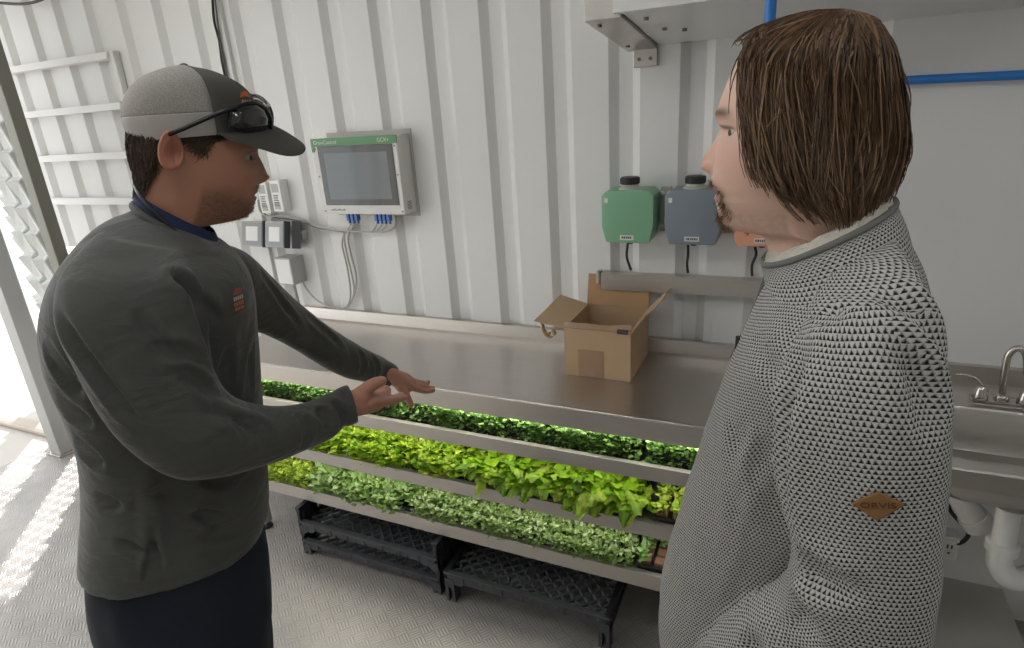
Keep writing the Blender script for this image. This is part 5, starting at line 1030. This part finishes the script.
# logos that hug the cloth: small quads projected on to a surface
def surface_point(V,N,P,push=.0012):
    i=int(np.argmin(np.linalg.norm(V-P,axis=1))); return V[i]+N[i]*push
def decal(corners,VF,nu,nv,push=.0015,inset=(0,1,0,1),toward=None):
    V,F=VF; N=vnormals(V,F); a,b,c,d=[np.array(q) for q in corners]; out=[];u0,u1,v0,v1=inset
    cc=(a+b+c+d)/4; CAM=np.array([0,0,1.82]); 
    for i in range(nu+1):
        for j in range(nv+1):
            u=u0+(u1-u0)*i/nu; v=v0+(v1-v0)*j/nv; P=(1-v)*((1-u)*a+u*b)+v*((1-u)*d+u*c)
            nrm=np.cross(b-a,d-a); nrm/=np.linalg.norm(nrm); 
            W=V-P; al=W@nrm; perp=np.linalg.norm(W-al[:,None]*nrm,axis=1); facing=(N@nrm)*np.sign(1)
            sc=perp+10*(np.abs(al)>.12); k=np.argsort(sc)[:6]; 
            # keep the outermost sheet
            tw=CAM-P; tw/=np.linalg.norm(tw); kk=k[np.argmax(V[k]@tw)]
            near=np.where(perp<.009)[0]; near=near[np.abs(al[near])<.12]
            if len(near): q=near[np.argsort(-(V[near]@tw))[:1]][0]; h=al[q]
            else: h=al[kk]
            P2=P+nrm*h; out.append((P2,N[kk]))
    H_=np.array([o[0] for o in out]).reshape(nu+1,nv+1,3); S_=H_.copy()
    for _ in range(3):
        T=S_.copy()
        for i in range(nu+1):
            for j in range(nv+1):
                i0,i1,j0,j1=max(i-1,0),min(i+1,nu),max(j-1,0),min(j+1,nv); T[i,j]=(S_[i0,j]+S_[i1,j]+S_[i,j0]+S_[i,j1])/4
        S_=T
    tw=CAM-cc; tw/=np.linalg.norm(tw); S_=S_+tw*push
    F2=[];k=(nv+1)
    for i in range(nu):
        for j in range(nv): F2.append((i*k+j,(i+1)*k+j,(i+1)*k+j+1,i*k+j+1))
    return S_.reshape(-1,3),F2,S_
def strip(grid,poly_uv,thick=.0006):
    """map polygons given in 0..1 uv on to a decal grid"""
    nu,nv=grid.shape[0]-1,grid.shape[1]-1; V=[]
    for u,v in poly_uv:
        x=min(max(u,0),.9999)*nu;y=min(max(v,0),.9999)*nv;i,j=int(x),int(y);fx,fy=x-i,y-j
        V.append((1-fx)*(1-fy)*grid[i,j]+fx*(1-fy)*grid[i+1,j]+fx*fy*grid[i+1,j+1]+(1-fx)*fy*grid[i,j+1])
    return V
_,_,G=decal(M1_LOGO_CHEST,BV1,8,10,push=.004)
mb=MB()
def lrect(mb,G,u0,u1,v0,v1,mi): mb.add(strip(G,[(u0,v0),((u0+u1)/2,v0),(u1,v0),(u1,v1),((u0+u1)/2,v1),(u0,v1)]),[(0,1,2,3,4,5)],mi)
arc=[(.5+.42*math.cos(a),.70+.26*math.sin(a)) for a in np.linspace(0,PI,9)]
mb.add(strip(G,arc),[tuple(range(len(arc)))],1)
for k,(u0,u1) in enumerate(((.05,.2),(.25,.36),(.42,.55),(.6,.72),(.78,.95))): lrect(mb,G,u0,u1,.50,.64,2)
for k,(u0,u1) in enumerate(((.08,.22),(.28,.42),(.48,.6),(.66,.9))): lrect(mb,G,u0,u1,.30,.44,0)
for k,(u0,u1) in enumerate(((.12,.34),(.40,.52),(.58,.86))): lrect(mb,G,u0,u1,.12,.24,0)
obj('chest_print',mb,['orangelogo','brownlogo','whitelogo'],sh,label='small orange and white chest print')
# hair below the cap
def head_surface(zf,xf,zb,xb,O,fwd,away,z,th,push,ztop,zchin):
    t=(z-zchin)/(ztop-zchin); W=np.interp(t,[-.6,-.12,-.02,.06,.2,.35,.5,.65,.8,.9,.97,1.0],[.060,.056,.054,.054,.061,.068,.073,.076,.070,.056,.034,.010])
    xF=np.interp(z,zf,xf);xB=np.interp(z,zb,xb); e=2.15+.25*math.exp(-((t-.35)/.25)**2); ct,st=math.cos(th),math.sin(th)
    u=math.copysign(abs(ct)**(2/e),ct);v=math.copysign(abs(st)**(2/e),st)
    p=O+fwd*((xF+xB)/2+(xF-xB)/2*u*(1+push/.09))+away*(W*v*(1+push/.07)); p[2]=z; return p
f1=np.array(M1_FWD);a1=np.array(M1_AWAY); zb,xb=tab(M1_BACK,O1,f1); ztop=min(zf[-1],zb[-1]); zch=M1_MOUTH[2]-.042
rng=np.random.default_rng(5); paths=[]
zcap=M1_CAP[0][2]
for i in range(5200):
    side=rng.choice([-1,1])
    if rng.random()<.80: dz_=rng.uniform(-.02,.046); th=side*rng.uniform(2.0+max(0,dz_)*12,PI); z1_=zcap-dz_
    else: th=side*rng.uniform(1.12,1.80); z1_=zcap-rng.uniform(-.02,.004)
    ln=rng.uniform(.022,.042); push=rng.uniform(.002,.0085)
    if abs(th)<1.85: ln=.006+rng.uniform(.6,1)*.030*math.exp(-((abs(th)-1.50)/.13)**2); push*=.2
    P=[head_surface(zf,xf,zb,xb,O1,f1,a1,z1_-ln*k/4,th+.12*side*k/4*rng.uniform(-.3,1),push*(.6+.5*k/4),ztop,zch) for k in range(5)]
    paths.append(P)
mb=MB();cols=[]; strandset(mb,cols,paths,.0009,.0003,[lin(72,56,44)[:3],lin(92,74,60)[:3],lin(58,46,38)[:3]],rng); obj('hair',mb,'hair',p1,cols=cols,label='short brown hair below the cap')
# cap
cap=MB(); rows=interp_sections(M1_CAP,7); seg=72; V=[];F=[]
for r in rows: V+=list(ring(r,seg))
V=np.array(V); Z=[[],[],[]]
def capmat(P):
    x=(P-O1)@f1; z=P[2]; ztp=M1_CAP[-1][2]; zb_=M1_CAP[0][2]; xs=(np.array(M1_CAP[-1][:3])-O1)@f1; xe=((np.array(M1_BRIM[0][0])-O1)@f1)
    s=(z-zb_)/(ztp-zb_); bound=xe+(xs-xe)*max(0,min(1,s))**1.3+.004
    if x>bound: return 2
    return 1 if z<zb_+.034+.0*x else 0
parts={0:MB(),1:MB(),2:MB()}
idx={0:[],1:[],2:[]}
m=len(rows)
for i in range(m-1):
    for k in range(seg):
        k2=(k+1)%seg; q=(i*seg+k,i*seg+k2,(i+1)*seg+k2,(i+1)*seg+k); an=abs(((k+.5)/seg*360+180)%360-180); idx[2 if an<77 else (1 if i<15 else 0)].append(q)
idx[2].append(tuple((m-1)*seg+k for k in range(seg)))
capobj=None
for j,nm,mt in ((2,'trucker_cap','capdark'),(0,'mesh_panel','capmesh'),(1,'cap_band','caplight')):
    used=sorted({v for q in idx[j] for v in q}); mp={v:i for i,v in enumerate(used)}
    o=obj(nm,MB().add(V[used],[tuple(mp[v] for v in q) for q in idx[j]]),mt,capobj or p1,smooth=True,label=None if j==2 else ('grey mesh back of the cap' if j==0 else 'pale grey band of the cap'))
    sm=o.modifiers.new('th','SOLIDIFY'); sm.thickness=.002; sm.offset=1
    if j==2: capobj=o; o['label']='grey trucker cap with dark front panel'
# brim: curved visor with thickness
V=[];F=[];B=[[np.array(a),np.array(b)] for a,b in M1_BRIM]; nb=len(B); nt=8
ext=[]
for s in (0,1):
    for i,(a,b) in enumerate(B):
        for k in range(nt):
            t=k/(nt-1); lat=abs(i-(nb-1)/2)/((nb-1)/2); p=a*(1-t)+b*t; p=p+np.array([0,0,1])*(.008*math.sin(t*PI)*(1-lat*.5)-.0035*s); V.append(p)
I=lambda s,i,k:s*nb*nt+i*nt+k
for i in range(nb-1):
    for k in range(nt-1): F+=[(I(0,i,k),I(0,i,k+1),I(0,i+1,k+1),I(0,i+1,k)),(I(1,i,k),I(1,i+1,k),I(1,i+1,k+1),I(1,i,k+1))]
for i in range(nb-1): F+=[(I(0,i,nt-1),I(1,i,nt-1),I(1,i+1,nt-1),I(0,i+1,nt-1)),(I(0,i,0),I(0,i+1,0),I(1,i+1,0),I(1,i,0))]
for k in range(nt-1): F+=[(I(0,0,k),I(1,0,k),I(1,0,k+1),I(0,0,k+1)),(I(0,nb-1,k),I(0,nb-1,k+1),I(1,nb-1,k+1),I(1,nb-1,k))]
o=obj('brim',MB().add(V,F),'capdark',capobj,smooth=True); sb=o.modifiers.new('s','SUBSURF'); sb.levels=1; sb.render_levels=2
mb=MB(); c=np.array(M1_CAP[-1][:3]); ball(mb,c+np.array([0,0,.001]),.0065,sc=(1,1,.6),seg=12); obj('cap_button',mb,'capdark',capobj,smooth=True)
# cap front logo
a,b,c,d=[np.array(q) for q in M1_LOGO_CAP]
CR=np.array([ring(r,180) for r in rows]).reshape(-1,3); 
def oncap(P,push=.004):
    i=int(np.argmin(np.linalg.norm(CR-P,axis=1))); cc=np.array(M1_CAP[2][:3]); n=CR[i]-cc; n/=np.linalg.norm(n); return CR[i]+n*push
def cq(u,v): return oncap((1-v)*((1-u)*a+u*b)+v*((1-u)*d+u*c))
mb=MB(); A=[cq(.5+.5*math.cos(t),.42+.55*math.sin(t)) for t in np.linspace(0,PI,11)]; mb.add([cq(.5,.55)]+A,[(0,i+1,i+2) for i in range(10)],0)
for u in (.12,.3,.48,.66,.82): mb.add([cq(u,.12),cq(u+.1,.12),cq(u+.1,.30),cq(u,.30)],[(0,1,2,3)],1)
obj('cap_print',mb,['orangelogo','whitelogo'],capobj,label='orange arched print on the cap')
# sunglasses on the cap
t=thing('sunglasses','black wraparound sunglasses resting on the brim of the grey cap','sunglasses',tuple(M1_LENS[0][3][:3]))
mb=MB()
for T in M1_TEMPLE: obj('temple_arm',tube(MB(),[q+[.0032] for q in T],seg=10,n=5,round_=True),'frame',t,smooth=True)
for Lr in M1_LENS:
    P=[np.array(q) for q in Lr]; c=sum(P)/len(P); out=c-np.array(M1_CAP[1][:3]); out/=np.linalg.norm(out); V=[c+out*.006]+[c+(p-c)*.5+out*.005 for p in P]+P; n=len(P); F=[(0,i+1,(i+1)%n+1) for i in range(n)]+[(i+1,n+i+1,n+(i+1)%n+1,(i+1)%n+1) for i in range(n)]
    o=obj('lens',MB().add(V,F),'lens',t,smooth=True); s=o.modifiers.new('s','SOLIDIFY'); s.thickness=.0015
    top=[list(q)+[.0026] for q in Lr[:7]]; mb=MB(); tube(mb,top,seg=8,n=4,round_=True); bt=[list(q)+[.0014] for q in Lr[6:]]+[list(Lr[0])+[.0014]]; tube(mb,bt,seg=8,n=4,round_=True); obj('rim',mb,'frame',o,smooth=True)
mb=MB(); tube(mb,[list(M1_LENS[0][4])+[.003],list((np.array(M1_LENS[0][4])+np.array(M1_LENS[1][4]))/2+f1*.004)+[.003],list(M1_LENS[1][4])+[.003]],seg=8,n=5); obj('bridge',mb,'frame',t,smooth=True)
# ------------------------------------------------------------------ long-haired man
p2=thing('person','long-haired bearded man in a grey two-tone knit fleece, seen from his left side','person',(.09,.84,0))
O2=np.array([.02,.84,0.]); SK2=lin(226,188,168)[:3]; HC2=lin(96,72,54)[:3]; mb=MB();cols=[]
def beard2(ay,dz,dx,r):
    g=lambda x,c,w,p=2: math.exp(-abs((x-c)/w)**p)
    b=.66*g(dz,-.038,.016,4)*g(ay,0,.030,4)          # chin
    b=max(b,.62*g(dz,.0125,.0062,4)*g(ay,.013,.018,4)) # moustache
    b=max(b,.7*g(ay,.028,.008)*g(dz,-.010,.026,4))
    b=max(b,.34*g(dz,-.038,.022,4)*g(ay,.05,.035,4))
    b=max(b,.5*g(dz,-.011,.005)*g(ay,0,.006))
    return b*r.uniform(.7,1.15)
zf,xf=build_head(mb,cols,M2_FRONT,M2_BACK,M2_NOSE,M2_EYE,M2_MOUTH,M2_FWD,M2_AWAY,SK2,lin(206,138,126)[:3],HC2,beard2,O2)
for s in (-1,1):
    e=np.array(M2_EAR)+np.array(M2_AWAY)*(.022 if s==-1 else -.022)
    if s==1: e=e+np.array(M2_AWAY)*.150
    ear(mb,cols,e,M2_FWD,M2_AWAY,s,.06,SK2)
inner_body(mb,cols,M2_TORSO,[M2_ARM_NEAR,M2_ARM_FAR],SK2)
f2=np.array(M2_FWD);a2=np.array(M2_AWAY)
def genhand(S,side):
    a=np.array(S[-2][:3]);b=np.array(S[-1][:3]); d=b-a; d/=np.linalg.norm(d); d=(d+f2*.4); d/=np.linalg.norm(d); up=np.array([0,0,1.]); up=up-d*(up@d); up/=np.linalg.norm(up); la=np.cross(d,up)*1.0
    if la@a2*side>0: la=-la    # towards the palm side
    w=b+d*.01; ch=[[[*(w-d*.04),.026],[*(w+d*.03),.026],[*(w+d*.065),.027],[*(w+d*.085),.024]],[[*(w+d*.03+up*.012),.022],[*(w+d*.08+up*.018),.019]],[[*(w+d*.03-up*.012),.021],[*(w+d*.078-up*.02),.018]]]
    for i,(o_,l_) in enumerate(((.030,.078),(.011,.086),(-.009,.080),(-.028,.064))):
        q=w+d*.085+up*o_; ch.append([[*q,.0100],[*(q+d*l_*.42+la*.004),.0092],[*(q+d*l_*.70+la*.020),.0085],[*(q+d*l_*.82+la*.040),.0072]])
    q=w+d*.028+up*.022; ch.append([[*q,.0135],[*(q+d*.022+up*.022+la*.012),.0115],[*(q+d*.050+up*.030+la*.020),.0100],[*(q+d*.070+up*.030+la*.024),.0085]])
    return ch
for S,sd in ((M2_ARM_NEAR,-1),(M2_ARM_FAR,1)):
    V,F=hands_mesh(genhand(S,sd),.0025); mb.add(V,F); cols+=[(*SK2,1)]*len(V)
obj('body',mb,'skin',p2,smooth=True,cols=cols)
beards(p2,mb,SK2,.003,.008,1000,.40)
eye_balls(p2,'eye',M2_EYE,M2_FWD,M2_AWAY,O2,zf,xf,-.05)
# fleece
m=MB(); loft(m,M2_TORSO,56,6); loft(m,M2_ARM_NEAR,36,6); loft(m,M2_ARM_FAR,32,6)
V,F=remesh(m,.0062,7); V=wrinkle(V,F,M2_FOLDS,micro=.006,seed=9)
BV2=(V,F)
def knit_uv(V,F,torso,arms,o,cu=.0061,cv=.0044):
    """sleeve stitches follow the arm, body stitches follow the trunk"""
    segs=[]
    for A in arms:
        R=interp_sections(A,14); c=R[:,:3]; L=np.concatenate([[0],np.cumsum(np.linalg.norm(np.diff(c,axis=0),axis=1))]); segs.append((R,c,L))
    T=interp_sections(torso,4); n=len(V); typ=np.zeros(n,int); U=np.zeros(n);W=np.zeros(n)
    tc=T[:,:3]; order=np.argsort(tc[:,2]); cx=np.interp(V[:,2],tc[order,2],tc[order,0]); cy=np.interp(V[:,2],tc[order,2],tc[order,1])
    hw=np.interp(V[:,2],tc[order,2],np.linalg.norm(T[order,3:6],axis=1))
    aw=T[0,6:9]/np.linalg.norm(T[0,6:9]); rt=np.array([aw[1],-aw[0],0])
    dx=V[:,0]-cx;dy=V[:,1]-cy; u=dx*rt[0]+dy*rt[1]; w=dx*aw[0]+dy*aw[1]
    ang=np.arctan2(u,-w); U[:]=ang; W[:]=V[:,2]-.38*np.sqrt(w*w+.0016); Rad=np.full(n,.21)
    dT=np.sqrt((u/ (hw))**2+(w/.180)**2)
    ALL={0:(U.copy(),W.copy(),.21)}
    for ai,(R,c,L) in enumerate(segs):
        D=np.linalg.norm(V[:,None,:]-c[None],axis=2); k=np.argmin(D,axis=1); r=np.linalg.norm(R[k,3:6],axis=1); d=D[np.arange(n),k]
        inside=(d<1.22*np.maximum(r,.06))&( (np.abs(w)>.155) | (dT>1.06) )&(np.sign(w)==np.sign(R[k,6:9]@aw*(-1 if ai==0 else 1)))&(L[k]>.10)
        rel=V-c[k]; a1_=R[k,3:6]/np.linalg.norm(R[k,3:6],axis=1)[:,None]
        t=np.gradient(c,axis=0); t/=np.linalg.norm(t,axis=1)[:,None]; along=np.einsum('ij,ij->i',rel,t[k])
        sgn=-1 if ai==0 else 1
        an=np.arctan2(np.einsum('ij,ij->i',rel,a1_),rel@aw*sgn); ALL[ai+1]=(an.copy(),-(L[k]+along),.090); U=np.where(inside,an,U); W=np.where(inside,-(L[k]+along),W); typ=np.where(inside,ai+1,typ); Rad=np.where(inside,.090,Rad)
    E0=np.empty(len(o.data.edges)*2,int); o.data.edges.foreach_get('vertices',E0); E0=E0.reshape(-1,2)
    lab=typ.copy(); Ua=np.stack([ang,*[np.zeros(n)]*0],0) if False else None
    for _ in range(40):
        cn=np.zeros((n,3)); 
        for a_,b_ in ((0,1),(1,0)): np.add.at(cn,(E0[:,a_],lab[E0[:,b_]]),1)
        cn[np.arange(n),lab]+=.5; lab=cn.argmax(1)
    for ty in (0,1,2):
        k_=np.where((lab==ty)&(typ!=ty))[0]; ALL[ty] is not None
        U[k_]=ALL[ty][0][k_]; W[k_]=ALL[ty][1][k_]; Rad[k_]=ALL[ty][2]
    typ=lab
    E_=E0; cnt=np.zeros(n); np.add.at(cnt,E_[:,0],1); np.add.at(cnt,E_[:,1],1); cnt=np.maximum(cnt,1); SETS=[]
    for ty in (0,1,2):
        X_=np.stack([np.cos(ALL[ty][0]),np.sin(ALL[ty][0]),ALL[ty][1]],1)
        for _ in range(25):
            S_=np.zeros_like(X_); np.add.at(S_,E_[:,0],X_[E_[:,1]]); np.add.at(S_,E_[:,1],X_[E_[:,0]]); X_=.5*X_+.5*S_/cnt[:,None]
        SETS.append((np.arctan2(X_[:,1],X_[:,0]),X_[:,2],ALL[ty][2]))
    me=o.data; uv=me.uv_layers.new(name='UVMap'); buf=np.zeros(len(me.loops)*2); li=0
    for p in me.polygons:
        vs=list(p.vertices); ty=int(np.bincount(typ[vs]).argmax()); Uq,Wq,Rq=SETS[ty]; ref=Uq[vs[0]]
        for v in vs:
            uu=Uq[v]
            if uu-ref>PI: uu-=2*PI
            if uu-ref<-PI: uu+=2*PI
            buf[2*li]=uu*Rq/cu; buf[2*li+1]=Wq[v]/cv; li+=1
    uv.data.foreach_set('uv',buf); return
    # relax the coordinates inside each region so the stitches stay even over bends
    me=o.data; E_=np.empty(len(me.edges)*2,int); me.edges.foreach_get('vertices',E_); E_=E_.reshape(-1,2); E_=E_[typ[E_[:,0]]==typ[E_[:,1]]]
    X_=np.stack([np.cos(U),np.sin(U),W],1); cnt=np.zeros(n); np.add.at(cnt,E_[:,0],1); np.add.at(cnt,E_[:,1],1); cnt=np.maximum(cnt,1)
    full=cnt>=4
    for _ in range(60):
        S_=np.zeros_like(X_); np.add.at(S_,E_[:,0],X_[E_[:,1]]); np.add.at(S_,E_[:,1],X_[E_[:,0]]); S_/=cnt[:,None]; X_=np.where(full[:,None],.5*X_+.5*S_,X_)
    U=np.arctan2(X_[:,1],X_[:,0]); W=X_[:,2]
    uv=me.uv_layers.new(name='UVMap'); buf=np.zeros(len(me.loops)*2); li=0
    for p in me.polygons:
        vs=list(p.vertices); ty=np.bincount(typ[vs]).argmax()
        same=[v for v in vs if typ[v]==ty]; ref=same[0]
        for v in vs:
            s=v if typ[v]==ty else ref
            uu=U[s]; 
            if uu-U[ref]>PI: uu-=2*PI
            if uu-U[ref]<-PI: uu+=2*PI
            buf[2*li]=uu*Rad[s]/cu; buf[2*li+1]=W[s]/cv; li+=1
    uv.data.foreach_set('uv',buf)
sw=obj('fleece_pullover',MB().add(V,F),'knit',p2,smooth=True,label='grey and black knit fleece pullover')
knit_uv(V,F,M2_TORSO,[M2_ARM_NEAR,M2_ARM_FAR],sw)
# collar: knit outside, piping, sherpa inside
R=interp_sections(M2_COLLAR,4); seg=64; RG=[ring(r,seg) for r in R]; m=len(R); cut=4*4-1
def band(i0,i1,name,mt,lab=None,bump=0):
    V=[];F=[]
    for i in range(i0,i1+1): V+=list(RG[i])
    V=np.array(V)
    if bump:
        for j in range(len(V)):
            q=V[j]; c=np.array(R[0][:3]); dd=noise.noise(Vector(q*90))+.6*noise.noise(Vector(q*190)); nn=q-c; nn/=np.linalg.norm(nn); V[j]=q+nn*bump*dd+np.array([0,0,bump*dd*.6])
    k=i1-i0+1
    for i in range(k-1):
        for j in range(seg): j2=(j+1)%seg; F.append((i*seg+j,i*seg+j2,(i+1)*seg+j2,(i+1)*seg+j))
    return obj(name,MB().add(V,F),mt,sw,smooth=True,label=lab)
co=band(0,11,'collar','knit'); 
me=co.data; uv=me.uv_layers.new(name='UVMap'); buf=np.zeros(len(me.loops)*2)
for p in me.polygons:
    for li in p.loop_indices:
        v=me.loops[li].vertex_index; i,j=divmod(v,seg); jj=j
        if j==0 and (seg-1) in [w%seg for w in p.vertices]: jj=seg
        buf[2*li]=jj/seg*.62/.0066; buf[2*li+1]=i*.0075/.0046
uv.data.foreach_set('uv',buf)
mb=MB(); tube(mb,[list(q)+[.0042] for q in RG[12]]+[list(RG[12][0])+[.0042]],seg=8,n=1); obj('piping',mb,'piping',sw,smooth=True)
band(12,m-1,'sherpa_lining','sherpa','cream sherpa collar lining',bump=.0035)
# placket
mb=MB(); V=[];F=[]; pp=smoothpath(M2_PLACKET,6)[0]
for i,q in enumerate(pp):
    c=q+f2*.004
    for a_,b_ in ((-.020,-.010),(-.010,.001),(.0,.003),(.010,.001),(.020,-.010)): V.append(c+a2*a_+f2*b_)
for i in range(len(pp)-1):
    for k in range(4): F.append((i*5+k,i*5+k+1,(i+1)*5+k+1,(i+1)*5+k))
o=obj('zip_placket',MB().add(V,F),'zip',sw,smooth=True,label='dark grey zip placket'); s=o.modifiers.new('s','SOLIDIFY'); s.thickness=.004
mb=MB(); q=np.array(pp[-7])-a2*.02; box(mb,q[0]-.012,q[0]-.006,q[1]-.004,q[1]+.004,q[2]-.030,q[2],.001); obj('zip_pull',mb,'black',o)
# leather patch with pressed letters
_,_,G=decal([M2_PATCH[0],M2_PATCH[1],M2_PATCH[2],M2_PATCH[3]],BV2,10,10,push=.0045)
V=G.reshape(-1,3); F=[(i*11+j,(i+1)*11+j,(i+1)*11+j+1,i*11+j+1) for i in range(10) for j in range(10)]
pt=obj('sleeve_patch',MB().add(V,F),'leather',sw,smooth=True,label='tan diamond leather patch on the sleeve'); s=pt.modifiers.new('s','SOLIDIFY'); s.thickness=.002; s.offset=0
# letters laid on the patch diagonal (u grows a->b, v a->d ; the long axis runs a -> c)
A_,C_=G[0,0],G[10,10]; B_,D_=G[10,0],G[0,10]; ctr=(A_+C_+B_+D_)/4; ex=(C_-A_); ex/=np.linalg.norm(ex); ez=D_-B_; ez=ez-ex*(ez@ex); ez/=np.linalg.norm(ez); nn=np.cross(ex,ez)
if nn@(np.array([0,0,1.82])-ctr)<0: nn=-nn
LM=Matrix(((ex[0],ez[0],nn[0],0),(ex[1],ez[1],nn[1],0),(ex[2],ez[2],nn[2],0),(0,0,0,1)))
text('patch_lettering','ORVIS','leatherink',pt,tuple(ctr+nn*.0022),.0098,LM,ext=.0003,scale=(1.1,.8,1))
# trousers & boots (below the frame)
legs_boots(p2,M2_TORSO[-3:],M2_FWD,M2_AWAY,mat('dark_denim',lin(44,52,68),.85,0,.3,300))
# hair
HS=interp_sections(M2_HAIR,8); nh=len(HS)
def hairpt(u,th,sc):
    """u 0 crown..1 ends"""
    x=u*(nh-1); i=min(int(x),nh-2); r=HS[i]*(1-(x-i))+HS[i+1]*(x-i)
    c=r[:3];a=r[3:6];b=r[6:9];e=r[9]; ct,st=math.cos(th),math.sin(th); return c+sc*(math.copysign(abs(ct)**(2/e),ct)*a+math.copysign(abs(st)**(2/e),st)*b)
# a points to image right = back of the head ; theta=pi is the front
rng=np.random.default_rng(11); pal=[lin(98,74,54)[:3],lin(118,92,68)[:3],lin(82,62,46)[:3],lin(140,112,84)[:3],lin(66,50,38)[:3]]
paths=[]
def hairend(dfront):
    # dfront: angle away from the front (0=face, pi=back of the head): where the hair ends
    return float(np.interp(dfront,[0,.55,.8,1.0,1.3,1.7,2.2,PI],[.30,.34,.66,.84,.93,1.0,.99,.96]))
clumps=[(rng.uniform(-PI,PI),rng.uniform(.84,1.05),rng.normal(0,.16),rng.uniform(.95,1.06),rng.integers(5)) for _ in range(330)]
for i in range(6500):
    cth,cu1,cdr,csc,ccol=clumps[rng.integers(330)]; loose=rng.random()<.3
    th=cth+rng.normal(0,.035); df=PI-abs(((cth+PI)%(2*PI))-PI)
    if loose: th=rng.uniform(-PI,PI); df=PI-abs(th)
    u1=hairend(df)*(rng.uniform(.86,1.03) if loose else cu1*rng.uniform(.96,1.02)); u0=rng.uniform(0,.10)
    if rng.random()<.25: u0=rng.uniform(.1,.5)*u1; 
    sc=rng.uniform(.94,1.012) if loose else csc*rng.uniform(.965,1.0); n=12; drift=rng.normal(0,.10) if loose else cdr; wv=rng.normal(0,.010); ph=rng.uniform(0,6); P=[]
    tth=th
    for k in range(n):
        s=k/(n-1); u=u0+(u1-u0)*s
        fx=0
        # strands beside the face sweep back at the tips
        if df<1.25: fx=.55*(s**2.2)*(1.25-df)
        a_=tth+ (0 if loose else (cth-th)*.6*s)+ (drift*s+ .05*math.sin(ph+s*5)) - math.copysign(fx,tth)
        P.append(hairpt(min(u,1),a_,sc+wv*math.sin(ph+s*6)+(.07*s**3 if i%6==0 else 0))+np.array([0,0,-max(0,u-1)*.2]))
    paths.append(P)
for i in range(160):   # fly-away hairs
    th=rng.uniform(-PI,PI); df=PI-abs(th); u0=rng.uniform(0,.35) if rng.random()<.5 else rng.uniform(.3,.8); u1=min(u0+rng.uniform(.12,.3),hairend(df)); 
    if u1<=u0: continue
    amp=rng.uniform(.03,.10); d=rng.normal(0,.25)
    paths.append([hairpt(u0+(u1-u0)*k/7,th+d*k/7,1.0+amp*math.sin(k/7*PI*.8)) for k in range(8)])
mb=MB();cols=[]
strandset(mb,cols,paths,.00125,.0004,pal,rng)
# dense under-layer so no scalp shows
seg=96; nu=40; V=[];F=[]; ok=np.zeros((nu,seg),bool)
for i in range(nu):
    for k in range(seg):
        th=-PI+2*PI*k/seg; df=PI-abs(th); u=i/(nu-1); V.append(hairpt(u,th,.935)); ok[i,k]=u<=hairend(df)*.93
for i in range(nu-1):
    for k in range(seg):
        k2=(k+1)%seg
        if ok[i+1,k] and ok[i+1,k2]: F.append((i*seg+k,i*seg+k2,(i+1)*seg+k2,(i+1)*seg+k))
mb.add(V,F); cols+=[(*np.array(lin(58,43,32)[:3]),1)]*len(V)
obj('hair',mb,'hair',p2,cols=cols,label='chin-length straight brown hair')
# ================================================================== light, sky and camera
w=bpy.data.worlds.new('sky'); bpy.context.scene.world=w; w.use_nodes=True; nt=w.node_tree; bg=nt.nodes['Background']
sky=nt.nodes.new('ShaderNodeTexSky'); sky.sky_type='HOSEK_WILKIE'; sky.turbidity=5; sky.ground_albedo=.7
sun_dir=Vector((-.69,.72,.62)).normalized(); sky.sun_direction=sun_dir
mx=nt.nodes.new('ShaderNodeMix'); mx.data_type='RGBA'; mx.inputs[0].default_value=.75; mx.inputs[7].default_value=(.95,.975,1,1); nt.links.new(sky.outputs[0],mx.inputs[6]); nt.links.new(mx.outputs[2],bg.inputs[0])
bg.inputs[1].default_value=SKYS
s=bpy.data.lights.new('sun','SUN'); s.energy=SUNE; s.angle=.02; s.color=(1,.97,.93); so=bpy.data.objects.new('sun',s); C.objects.link(so); so.rotation_euler=sun_dir.to_track_quat('Z','Y').to_euler(); so.location=(-6,4,5)
cd=bpy.data.cameras.new('camera'); cd.sensor_width=36; cd.lens=CAMF/1024*36; cd.clip_start=.02; co=bpy.data.objects.new('camera',cd); C.objects.link(co)
r,u,f=[Vector(q) for q in CAMR]; co.matrix_world=Matrix(((r.x,u.x,-f.x,0),(r.y,u.y,-f.y,0),(r.z,u.z,-f.z,1.82),(0,0,0,1)))
sc=bpy.context.scene; sc.camera=co
sc.view_settings.view_transform='Standard'; sc.view_settings.look='None'; sc.view_settings.gamma=1; sc.view_settings.use_curve_mapping=False
sc.view_settings.exposure=EXPO
